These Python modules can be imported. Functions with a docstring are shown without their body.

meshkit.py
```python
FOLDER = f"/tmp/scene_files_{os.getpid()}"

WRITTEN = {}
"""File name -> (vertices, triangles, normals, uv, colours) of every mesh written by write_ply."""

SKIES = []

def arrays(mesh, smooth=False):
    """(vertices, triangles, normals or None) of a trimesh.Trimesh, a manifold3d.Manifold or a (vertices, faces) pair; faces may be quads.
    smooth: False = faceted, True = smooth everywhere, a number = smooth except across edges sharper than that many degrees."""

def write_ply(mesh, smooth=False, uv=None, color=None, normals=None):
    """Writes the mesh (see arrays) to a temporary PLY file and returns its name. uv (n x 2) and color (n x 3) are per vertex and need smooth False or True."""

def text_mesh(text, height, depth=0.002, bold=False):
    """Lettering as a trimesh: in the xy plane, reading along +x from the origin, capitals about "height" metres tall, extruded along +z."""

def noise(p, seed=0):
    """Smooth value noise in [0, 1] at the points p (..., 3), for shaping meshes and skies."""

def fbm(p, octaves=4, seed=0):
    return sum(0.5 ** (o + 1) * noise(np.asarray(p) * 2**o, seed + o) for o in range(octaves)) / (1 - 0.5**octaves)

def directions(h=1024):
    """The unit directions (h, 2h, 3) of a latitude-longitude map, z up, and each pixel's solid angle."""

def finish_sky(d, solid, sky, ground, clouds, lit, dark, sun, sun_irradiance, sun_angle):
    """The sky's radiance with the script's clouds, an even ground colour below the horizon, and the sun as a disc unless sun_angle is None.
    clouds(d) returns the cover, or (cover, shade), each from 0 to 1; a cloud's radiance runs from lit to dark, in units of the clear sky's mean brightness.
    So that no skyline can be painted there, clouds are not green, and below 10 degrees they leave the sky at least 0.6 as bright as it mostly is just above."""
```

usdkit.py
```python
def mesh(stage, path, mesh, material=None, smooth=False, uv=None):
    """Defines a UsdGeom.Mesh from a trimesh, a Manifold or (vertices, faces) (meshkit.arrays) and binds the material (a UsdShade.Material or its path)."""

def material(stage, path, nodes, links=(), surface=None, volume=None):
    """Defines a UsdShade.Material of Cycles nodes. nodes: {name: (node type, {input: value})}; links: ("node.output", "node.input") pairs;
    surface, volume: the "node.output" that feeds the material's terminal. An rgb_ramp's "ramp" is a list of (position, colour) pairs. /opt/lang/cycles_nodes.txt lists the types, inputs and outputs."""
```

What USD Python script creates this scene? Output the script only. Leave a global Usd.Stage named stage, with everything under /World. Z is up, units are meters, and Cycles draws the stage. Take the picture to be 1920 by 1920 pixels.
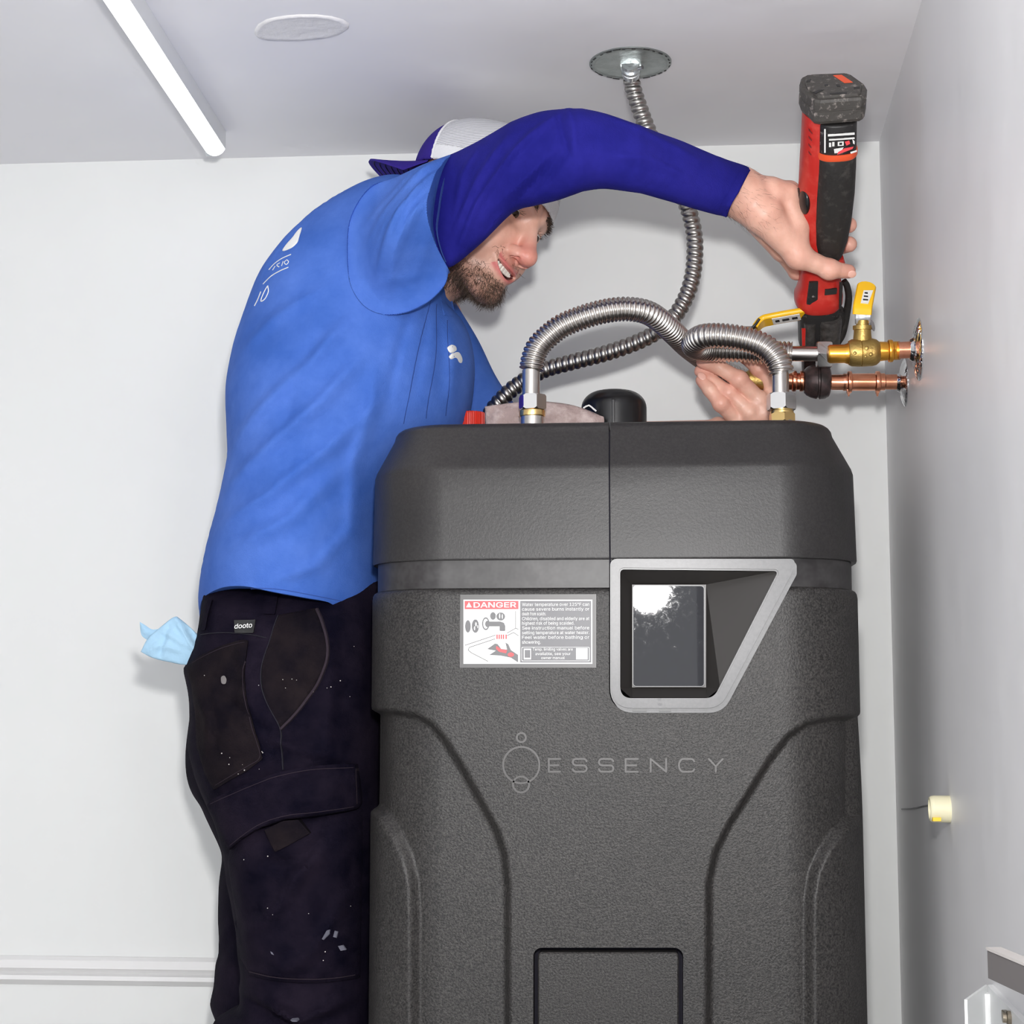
import math, random
import numpy as np, trimesh, shapely, usdkit, meshkit
import manifold3d as m3
from scipy.spatial import Delaunay
from scipy.interpolate import LinearNDInterpolator
from scipy import sparse
from scipy.sparse.linalg import spsolve
from shapely.geometry import Polygon, LineString, Point, box as sbox
from shapely import affinity
from pxr import Usd, UsdGeom, UsdLux, UsdShade, Gf, Sdf, Vt

stage = Usd.Stage.CreateInMemory()
UsdGeom.SetStageUpAxis(stage, 'Z')
UsdGeom.SetStageMetersPerUnit(stage, 1.0)
UsdGeom.Xform.Define(stage, '/World')
rng = np.random.default_rng(7)

# ---------------------------------------------------------------- camera
CAM = np.array([0.0, 0.0, 1.0])
FPX = 3100.0                      # focal length in pixels of the 1920 frame
PITCH = math.atan(347 / FPX)
YAW = math.atan(246 * math.cos(PITCH) / FPX)
FWD = np.array([-math.sin(YAW) * math.cos(PITCH), math.cos(YAW) * math.cos(PITCH), math.sin(PITCH)])
RGT = np.array([math.cos(YAW), math.sin(YAW), 0.0])
UPV = np.cross(RGT, FWD)
cam = UsdGeom.Camera.Define(stage, '/World/camera')
cam.AddTransformOp().Set(Gf.Matrix4d(*RGT, 0, *UPV, 0, *(-FWD), 0, *CAM, 1))
cam.CreateHorizontalApertureAttr(24.0)
cam.CreateVerticalApertureAttr(24.0)
cam.CreateFocalLengthAttr(24.0 * FPX / 1920)
cam.CreateClippingRangeAttr(Gf.Vec2f(0.05, 100))
cam.CreateExposureAttr(0.0)

def at(px, py, Y):
    """The point at depth Y (metres from the camera along the room) that was measured at pixel px, py."""
    d = FWD + RGT * ((px - 960) / FPX) + UPV * ((960 - py) / FPX)
    return CAM + d * (Y / d[1])

def atv(p, Y):
    p = np.asarray(p, float); Y = np.broadcast_to(Y, len(p))
    d = FWD + RGT * ((p[:, :1] - 960) / FPX) + UPV * ((960 - p[:, 1:2]) / FPX)
    return CAM + d * (Y / d[:, 1])[:, None]

def proj(P):
    q = np.asarray(P, float) - CAM
    w = q @ FWD
    return np.stack([960 + FPX * (q @ RGT) / w, 960 - FPX * (q @ UPV) / w], -1)

# ---------------------------------------------------------------- light
def light(cls, path, M, **kw):
    l = cls.Define(stage, path)
    l.AddTransformOp().Set(M)
    for k, v in kw.items():
        getattr(l, f'Create{k}Attr')(v)
    return l

def look_at(pos, target):
    z = np.array(pos, float) - np.array(target, float); z /= np.linalg.norm(z)
    x = np.cross([0, 0, 1.0], z); x /= np.linalg.norm(x); y = np.cross(z, x)
    return Gf.Matrix4d(*x, 0, *y, 0, *z, 0, *map(float, pos), 1)

FLASH = (0.014, 0.15, 1.240)
light(UsdLux.DiskLight, '/World/camera_flash', look_at(FLASH, (0.0, 2.3, 1.34)), Radius=0.045, Intensity=1230.0, Color=Gf.Vec3f(1, 0.985, 0.97))
TUBE_STRENGTH = 4.0
dome = UsdLux.DomeLight.Define(stage, '/World/dome_light')
dome.CreateIntensityAttr(0.70); dome.CreateColorAttr(Gf.Vec3f(0.95, 0.97, 1.0))

# ---------------------------------------------------------------- materials
LOOK = '/World/Looks/'
UsdGeom.Scope.Define(stage, '/World/Looks')
def mat(name, color, rough=0.5, metal=0.0, noise=None, bump=None, spec=0.5, **kw):
    """noise = (scale, second colour, low, high): colour mottling; bump = (scale, distance): relief."""
    n = {'p': ('principled_bsdf', {'base_color': color, 'roughness': rough, 'metallic': metal, 'specular_ior_level': spec, **kw})}
    l = []
    if noise or bump:
        n['tc'] = ('texture_coordinate', {})
    if noise:
        n['n'] = ('noise_texture', {'scale': noise[0], 'detail': 4.0, 'roughness': 0.6})
        n['r'] = ('rgb_ramp', {'ramp': [(noise[2], color), (noise[3], noise[1])]})
        l += [('tc.object', 'n.vector'), ('n.fac', 'r.fac'), ('r.color', 'p.base_color')]
    if bump:
        n['bn'] = ('noise_texture', {'scale': bump[0], 'detail': 3.0})
        n['b'] = ('bump', {'strength': 1.0, 'distance': bump[1]})
        l += [('tc.object', 'bn.vector'), ('bn.fac', 'b.height'), ('b.normal', 'p.normal')]
    return usdkit.material(stage, LOOK + name, n, l, surface='p.BSDF')

M = {}
M['wall'] = mat('wall_paint', (0.785, 0.795, 0.785), 0.42, noise=(2.2, (0.75, 0.76, 0.755), 0.35, 0.7), bump=(5.0, 0.004), spec=0.35)
M['wall_r'] = mat('side_wall_paint', (0.78, 0.775, 0.785), 0.42, noise=(3.0, (0.75, 0.745, 0.755), 0.35, 0.7), bump=(4.0, 0.005), spec=0.35)
M['ceiling'] = mat('ceiling_paint', (0.85, 0.845, 0.86), 0.75, noise=(2.6, (0.82, 0.815, 0.845), 0.35, 0.7), bump=(4.0, 0.006), spec=0.3)
M['plaster'] = mat('plaster', (0.74, 0.73, 0.74), 0.35, bump=(60, 0.002))
M['trim'] = mat('trim_paint', (0.78, 0.775, 0.775), 0.35, spec=0.4)
M['floor'] = mat('floor_paint', (0.62, 0.61, 0.60), 0.6, noise=(6, (0.56, 0.55, 0.54), 0.3, 0.7))
def emis(name, color, s):
    return usdkit.material(stage, LOOK + name, {'e': ('emission', {'color': color, 'strength': s})}, [], surface='e.emission')
M['tube'] = emis('tube_diffuser', (0.97, 0.985, 1.0), TUBE_STRENGTH)
M['white_metal'] = mat('white_metal', (0.74, 0.75, 0.75), 0.4)
M['grey_cap'] = mat('grey_plastic', (0.45, 0.47, 0.48), 0.5)

def speckle(name, a, b, scale, rough, bumpd, lo=0.88, hi=1.08):
    n = {'tc': ('texture_coordinate', {}), 'n': ('noise_texture', {'scale': scale, 'detail': 2.0, 'roughness': 0.7}),
         'm': ('noise_texture', {'scale': 7.0, 'detail': 3.0}),
         'r': ('rgb_ramp', {'ramp': [(0.36, a), (0.68, b)]}),
         'r2': ('rgb_ramp', {'ramp': [(0.35, (lo, lo, lo)), (0.72, (hi, hi * .99, hi * .98))]}),
         'x': ('mix', {'mix_type': 'multiply', 'fac': 1.0}),
         'b': ('bump', {'strength': 1.0, 'distance': bumpd}),
         'p': ('principled_bsdf', {'roughness': rough, 'specular_ior_level': 0.36})}
    l = [('tc.object', 'n.vector'), ('tc.object', 'm.vector'), ('n.fac', 'r.fac'), ('m.fac', 'r2.fac'), ('r.color', 'x.color1'), ('r2.color', 'x.color2'),
         ('x.color', 'p.base_color'), ('n.fac', 'b.height'), ('b.normal', 'p.normal')]
    return usdkit.material(stage, LOOK + name, n, l, surface='p.BSDF')
M['tank'] = speckle('tank_plastic', (0.012, 0.0115, 0.0115), (0.056, 0.052, 0.050), 420.0, 0.44, 0.0006)
M['lid'] = speckle('lid_plastic', (0.021, 0.0195, 0.020), (0.031, 0.029, 0.029), 300.0, 0.42, 0.0002, 0.8, 1.15)
M['band'] = speckle('band_plastic', (0.026, 0.024, 0.025), (0.045, 0.043, 0.044), 60.0, 0.38, 0.0001, 0.7, 1.5)
M['bezel'] = mat('bezel_plastic', (0.085, 0.085, 0.09), 0.34, noise=(200, (0.065, 0.065, 0.07), 0.35, 0.7))
M['recess'] = mat('recess_plastic', (0.035, 0.032, 0.03), 0.38)
M['black'] = mat('black_plastic', (0.008, 0.008, 0.009), 0.25)
M['rubber'] = mat('black_rubber', (0.016, 0.015, 0.014), 0.55, noise=(90, (0.06, 0.055, 0.05), 0.55, 0.8), bump=(200, 0.0004))
M['emboss'] = mat('embossed_plastic', (0.070, 0.066, 0.064), 0.35)
M['glass_screen'] = usdkit.material(stage, LOOK + 'screen_glass', {
    'tc': ('texture_coordinate', {}), 'n': ('noise_texture', {'scale': 90.0, 'detail': 6.0, 'roughness': 0.8, 'distortion': 0.6}),
    'r': ('rgb_ramp', {'ramp': [(0.5, (0.015, 0.015, 0.015)), (0.66, (0.05, 0.05, 0.05)), (0.78, (0.2, 0.2, 0.2))]}),
    'p': ('principled_bsdf', {'base_color': (0.008, 0.008, 0.012), 'roughness': 0.05, 'specular_ior_level': 0.5, 'coat_weight': 0.0})},
    [('tc.object', 'n.vector'), ('n.fac', 'r.fac'), ('r.color', 'p.roughness')], surface='p.BSDF')
M['steel'] = mat('stainless_steel', (0.62, 0.59, 0.56), 0.24, 1.0)
M['conduit'] = mat('conduit_steel', (0.40, 0.385, 0.365), 0.33, 1.0)
M['zinc'] = mat('zinc_plated_steel', (0.66, 0.68, 0.70), 0.28, 1.0, bump=(60, 0.001))
M['plate'] = mat('galvanized_plate', (0.42, 0.45, 0.44), 0.36, 1.0, noise=(60, (0.30, 0.33, 0.32), 0.35, 0.7), bump=(70, 0.0012))
M['chrome'] = mat('chrome', (0.75, 0.76, 0.77), 0.08, 1.0, bump=(45, 0.004))
M['nut'] = mat('nickel_nut', (0.72, 0.71, 0.70), 0.2, 1.0)
M['brass'] = mat('bright_brass', (0.85, 0.60, 0.25), 0.22, 1.0)
M['brass_orange'] = mat('orange_brass', (0.86, 0.42, 0.06), 0.24, 0.9)
M['brass_old'] = mat('cast_brass', (0.46, 0.31, 0.10), 0.45, 0.9, bump=(260, 0.0005))
M['copper'] = mat('copper', (0.88, 0.40, 0.25), 0.24, 1.0, noise=(40, (0.72, 0.28, 0.15), 0.4, 0.7))
M['yellow'] = mat('yellow_vinyl', (0.93, 0.52, 0.01), 0.3)
M['paper'] = mat('white_sticker', (0.78, 0.78, 0.76), 0.5)
M['ink'] = mat('black_ink', (0.02, 0.02, 0.02), 0.5)
M['grey_ink'] = mat('grey_ink', (0.13, 0.13, 0.135), 0.45)
M['grey_print'] = mat('grey_print', (0.13, 0.13, 0.14), 0.42)
M['label_plate'] = mat('label_plate', (0.085, 0.082, 0.082), 0.4)
M['white_print'] = mat('white_print', (0.75, 0.75, 0.74), 0.5)
M['red_print'] = mat('red_print', (0.80, 0.07, 0.08), 0.45)
M['red_cap'] = mat('red_plastic_cap', (0.62, 0.035, 0.02), 0.35)
M['tool_red'] = mat('tool_red', (0.50, 0.022, 0.016), 0.38, noise=(60, (0.60, 0.07, 0.05), 0.5, 0.8))
M['tool_orange'] = mat('tool_orange', (0.83, 0.10, 0.03), 0.4)
M['tool_black'] = mat('dusty_black', (0.016, 0.015, 0.015), 0.5, noise=(130, (0.33, 0.30, 0.28), 0.63, 0.78), bump=(150, 0.0006))
M['battery'] = mat('scuffed_battery', (0.060, 0.055, 0.050), 0.5, noise=(110, (0.42, 0.37, 0.34), 0.56, 0.76), bump=(110, 0.0012))
M['jaw'] = mat('jaw_steel', (0.05, 0.042, 0.042), 0.35, 0.6, noise=(80, (0.12, 0.08, 0.08), 0.4, 0.7))
M['tool_grey'] = mat('tool_grey', (0.10, 0.095, 0.09), 0.42, 0.4, noise=(120, (0.04, 0.036, 0.035), 0.35, 0.7))
M['pad'] = mat('insulation_pad', (0.36, 0.27, 0.255), 0.9, noise=(70, (0.55, 0.45, 0.43), 0.45, 0.75), bump=(120, 0.003))
M['towel'] = mat('blue_paper', (0.35, 0.55, 0.72), 0.9, bump=(140, 0.001))
M['cream'] = mat('cream_plastic', (0.70, 0.66, 0.46), 0.5)
M['fleck'] = mat('paint_fleck', (0.14, 0.14, 0.18), 0.7)
M['slot'] = mat('red_slot', (0.16, 0.008, 0.008), 0.6)
M['yellow_mark'] = mat('yellow_mark', (0.85, 0.55, 0.03), 0.5)
M['galv'] = mat('grey_metal', (0.20, 0.185, 0.185), 0.45, 0.3)
M['galv_light'] = mat('light_grey_metal', (0.55, 0.52, 0.50), 0.45)
M['bolt'] = mat('dull_bolt', (0.30, 0.26, 0.20), 0.35, 1.0)
def cloth(name, c1, c2, scale=500.0, rough=0.85, bumpd=0.0006, mott=9.0, spec=0.15):
    n = {'tc': ('texture_coordinate', {}), 'n': ('noise_texture', {'scale': scale, 'detail': 2.0}), 'm': ('noise_texture', {'scale': mott, 'detail': 5.0, 'roughness': 0.65}),
         'r': ('rgb_ramp', {'ramp': [(0.35, c1), (0.68, c2)]}), 'b': ('bump', {'strength': 0.7, 'distance': bumpd}),
         'p': ('principled_bsdf', {'roughness': rough, 'specular_ior_level': spec, 'sheen_weight': 0.03, 'sheen_roughness': 0.5, 'sheen_tint': c2})}
    return usdkit.material(stage, LOOK + name, n, [('tc.object', 'n.vector'), ('tc.object', 'm.vector'), ('m.fac', 'r.fac'), ('r.color', 'p.base_color'), ('n.fac', 'b.height'), ('b.normal', 'p.normal')], surface='p.BSDF')
M['tee'] = cloth('blue_jersey', (0.040, 0.112, 0.42), (0.078, 0.168, 0.54))
M['sleeve'] = cloth('royal_blue_knit', (0.0085, 0.0085, 0.16), (0.019, 0.017, 0.235))
M['trouser'] = cloth('navy_canvas', (0.0022, 0.0018, 0.0070), (0.0125, 0.0088, 0.0170), 420, 0.85, 0.0009, 16, 0.06)
M['trouser_worn'] = cloth('worn_canvas', (0.0045, 0.0034, 0.0065), (0.0155, 0.0110, 0.0125), 420, 0.85, 0.0009, 18, 0.06)
M['stitch'] = mat('seam_thread', (0.030, 0.022, 0.030), 0.9, spec=0.1)
M['dark_seam'] = mat('dark_seam', (0.006, 0.005, 0.012), 0.9)
M['blue_seam'] = mat('blue_seam', (0.02, 0.06, 0.26), 0.9)
M['cap_blue'] = cloth('cap_twill', (0.030, 0.016, 0.21), (0.045, 0.028, 0.28))
M['cap_white'] = cloth('cap_white_cloth', (0.72, 0.72, 0.74), (0.78, 0.78, 0.80))
M['cap_mesh'] = usdkit.material(stage, LOOK + 'cap_mesh_weave', {
    'tc': ('texture_coordinate', {}), 'w': ('wave_texture', {'wave_type': 'bands', 'bands_direction': 'z', 'scale': 105.0, 'distortion': 0.4}),
    'r': ('rgb_ramp', {'ramp': [(0.1, (0.50, 0.50, 0.53)), (0.6, (0.70, 0.70, 0.73))]}), 'b': ('bump', {'strength': 0.6, 'distance': 0.001}),
    'p': ('principled_bsdf', {'roughness': 0.7})},
    [('tc.object', 'w.vector'), ('w.fac', 'r.fac'), ('r.color', 'p.base_color'), ('w.fac', 'b.height'), ('b.normal', 'p.normal')], surface='p.BSDF')
M['skin'] = usdkit.material(stage, LOOK + 'skin', {
    'a': ('attribute', {'attribute': 'tint'}), 'tc': ('texture_coordinate', {}), 'n': ('noise_texture', {'scale': 160.0, 'detail': 4.0}),
    'm': ('noise_texture', {'scale': 38.0, 'detail': 3.0}), 'r': ('rgb_ramp', {'ramp': [(0.35, (0.90, 0.84, 0.82)), (0.68, (1.06, 1.08, 1.08))]}),
    'x': ('mix', {'mix_type': 'multiply', 'fac': 1.0}), 'b': ('bump', {'strength': 0.6, 'distance': 0.0007}),
    'p': ('principled_bsdf', {'roughness': 0.42, 'specular_ior_level': 0.45, 'subsurface_weight': 0.12, 'subsurface_scale': 0.004, 'subsurface_radius': (1.0, 0.35, 0.2)})},
    [('a.color', 'x.color1'), ('tc.object', 'm.vector'), ('m.fac', 'r.fac'), ('r.color', 'x.color2'), ('x.color', 'p.base_color'), ('tc.object', 'n.vector'), ('n.fac', 'b.height'), ('b.normal', 'p.normal')], surface='p.BSDF')
M['hair'] = mat('brown_hair', (0.045, 0.026, 0.016), 0.45)
M['hair_grey'] = mat('light_hair', (0.16, 0.105, 0.075), 0.45)
M['eye'] = mat('eye_white', (0.74, 0.70, 0.66), 0.15)
M['iris'] = mat('brown_iris', (0.03, 0.016, 0.008), 0.1)
M['teeth'] = mat('teeth', (0.80, 0.78, 0.70), 0.2)
M['mouth'] = mat('mouth_inside', (0.10, 0.015, 0.015), 0.4)
M['lip'] = mat('lip', (0.60, 0.14, 0.13), 0.35)
M['nail'] = mat('finger_nail', (0.80, 0.46, 0.38), 0.25)
M['boot'] = mat('boot_leather', (0.05, 0.03, 0.02), 0.5)

# ---------------------------------------------------------------- scene tree helpers
used = {}
def uniq(parent, name):
    k = f'{parent}/{name}'; n = used.get(k, 0); used[k] = n + 1
    return k if n == 0 else f'{k}_{n:03d}'
def tag(p, label=None, cat=None, group=None, kind=None):
    p = p.GetPrim() if hasattr(p, 'GetPrim') else p
    for k, v in (('label', label), ('category', cat), ('group', group), ('kind', kind)):
        if v: p.SetCustomDataByKey(k, v)
    return p
def thing(name, label, cat, group=None):
    x = UsdGeom.Xform.Define(stage, uniq('/World', name))
    return str(tag(x, label, cat, group).GetPath())
def part(name, mesh, m, parent=None, smooth=35, label=None, cat=None, kind=None, tint=None):
    path = uniq(parent or '/World', name)
    p = usdkit.mesh(stage, path, mesh, M[m] if isinstance(m, str) else m, smooth=smooth)
    if tint is not None:
        UsdGeom.PrimvarsAPI(p).CreatePrimvar('tint', Sdf.ValueTypeNames.Color3fArray, 'vertex').Set(Vt.Vec3fArray.FromNumpy(np.asarray(tint, np.float32)))
    tag(p, label, cat, kind=kind)
    return path
def struct(name, mesh, m, parent=None, smooth=30, label=None):
    return part(name, mesh, m, parent, smooth, label=label, kind='structure')

# ---------------------------------------------------------------- shape helpers
def cat_(ms): return trimesh.util.concatenate([m for m in ms if m is not None])
def tm(man):
    me = man.to_mesh(); return trimesh.Trimesh(np.array(me.vert_properties[:, :3], float), np.array(me.tri_verts), process=False)
def man(t):
    t = t.copy(); t.merge_vertices(digits_vertex=7)
    r = m3.Manifold(m3.Mesh(np.asarray(t.vertices, np.float32), np.asarray(t.faces, np.uint32)))
    return r
def box(lo, hi, r=0.0):
    lo, hi = np.minimum(lo, hi).astype(float), np.maximum(lo, hi).astype(float)
    if r <= 0:
        return trimesh.creation.box(bounds=[lo, hi])
    b = m3.Manifold.sphere(r, 16)
    pts = [b.translate([x, y, z]) for x in (lo[0] + r, hi[0] - r) for y in (lo[1] + r, hi[1] - r) for z in (lo[2] + r, hi[2] - r)]
    return tm(m3.Manifold.batch_hull(pts))
def frame(d, up=(0, 0, 1)):
    d = np.asarray(d, float) / np.linalg.norm(d); up = np.asarray(up, float)
    if abs(d @ up) > 0.98: up = np.array([1.0, 0, 0])
    a = np.cross(up, d); a /= np.linalg.norm(a); return a, np.cross(d, a), d
def lathe(profile, a, b, n=40, phase=0.0):
    """profile: (t, r) pairs, t in metres from a towards b; closed ends."""
    a = np.asarray(a, float); A, B, D = frame(np.asarray(b, float) - a)
    th = np.arange(n) * 2 * np.pi / n + phase
    rows = [a + D * t + r * (np.cos(th)[:, None] * A + np.sin(th)[:, None] * B) for t, r in profile]
    return tube_rows(rows)
def tube_rows(rows, cap=True):
    n = len(rows[0]); v = np.vstack(rows); f = []
    i, j = np.meshgrid(np.arange(len(rows) - 1), np.arange(n), indexing='ij'); k = (j + 1) % n
    q = np.stack([i * n + j, i * n + k, (i + 1) * n + k, (i + 1) * n + j], -1).reshape(-1, 4)
    f = [np.vstack([q[:, [0, 1, 2]], q[:, [0, 2, 3]]])]
    if cap:
        c0, c1 = len(v), len(v) + 1; v = np.vstack([v, rows[0].mean(0), rows[-1].mean(0)])
        j = np.arange(n); k = (j + 1) % n; o = (len(rows) - 1) * n
        f += [np.stack([np.full(n, c0), k, j], 1), np.stack([np.full(n, c1), o + j, o + k], 1)]
    t = trimesh.Trimesh(v, np.vstack(f), process=False)
    if cap and t.volume < 0: t.invert()
    return t
def cyl(a, b, r, n=32, ch=0.0):
    L = float(np.linalg.norm(np.asarray(b, float) - np.asarray(a, float)))
    return lathe([(0, r), (L, r)] if ch <= 0 else [(0, r - ch), (ch, r), (L - ch, r), (L, r - ch)], a, b, n)
def spline(pts, step):
    """Catmull-Rom through the points, resampled evenly."""
    p = np.asarray(pts, float); p = np.vstack([2 * p[0] - p[1], p, 2 * p[-1] - p[-2]]); out = []
    for i in range(1, len(p) - 2):
        t = np.linspace(0, 1, 24, endpoint=False)[:, None]; a, b, c, d = p[i - 1:i + 3]
        out.append(0.5 * (2 * b + (c - a) * t + (2 * a - 5 * b + 4 * c - d) * t**2 + (3 * b - a - 3 * c + d) * t**3))
    out = np.vstack(out + [p[-2:-1]]); s = np.r_[0, np.cumsum(np.linalg.norm(np.diff(out, axis=0), axis=1))]
    n = max(2, int(s[-1] / step) + 1); q = np.linspace(0, s[-1], n)
    return np.stack([np.interp(q, s, out[:, k]) for k in range(out.shape[1])], 1), q
def sweep(pts, s, rad, n=24, cap=True):
    """rad(s, theta) -> radius. Frames carried along without twist."""
    t = np.gradient(pts, axis=0); t /= np.linalg.norm(t, axis=1, keepdims=True)
    a = frame(t[0])[0]; rows = []; th = np.arange(n) * 2 * np.pi / n
    for i in range(len(pts)):
        a = a - t[i] * (a @ t[i]); a /= np.linalg.norm(a); b = np.cross(t[i], a)
        r = np.broadcast_to(rad(s[i], th), n)
        rows.append(pts[i] + r[:, None] * (np.cos(th)[:, None] * a + np.sin(th)[:, None] * b))
    return tube_rows(rows, cap)
def wire(pts, r, n=8, step=0.004):
    p, s = spline(pts, step); return sweep(p, s, lambda q, th: r, n)
def extrude_xz(poly, y0, y1):
    """A shapely polygon in (x, z) made a prism from y0 to y1."""
    out = []
    for g in getattr(poly, 'geoms', [poly]):
        if g.is_empty or g.area < 1e-10: continue
        t = trimesh.creation.extrude_polygon(g, abs(y1 - y0), engine='earcut')
        v = t.vertices; t.vertices = np.stack([v[:, 0], max(y0, y1) - v[:, 2], v[:, 1]], 1); out.append(t)
    t = cat_(out)
    return t
def pxpoly(p, Y, r=0.0):
    q = atv(p, Y)[:, [0, 2]]; g = Polygon(q).buffer(0)
    return g.buffer(-r).buffer(r, quad_segs=8) if r else g
def plane_poly(corners):
    c = np.asarray(corners, float); return trimesh.Trimesh(c, [[0, k, k + 1] for k in range(1, len(c) - 1)], process=False)

def cr2(p, step, closed=True):
    """Closed uniform Catmull-Rom in 2-D; a doubled point is a corner. Returns points and the source segment of each."""
    p = np.asarray(p, float); n = len(p); out, src = [], []
    for i in range(n):
        a, b, c, d = p[i - 1], p[i], p[(i + 1) % n], p[(i + 2) % n]
        L = np.linalg.norm(c - b)
        if L < 1e-9: continue
        m = max(1, int(math.ceil(L / step))); t = (np.arange(m) / m)[:, None]
        out.append(0.5 * (2 * b + (c - a) * t + (2 * a - 5 * b + 4 * c - d) * t**2 + (3 * b - a - 3 * c + d) * t**3)); src += [i] * m
    return np.vstack(out), np.array(src)

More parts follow.
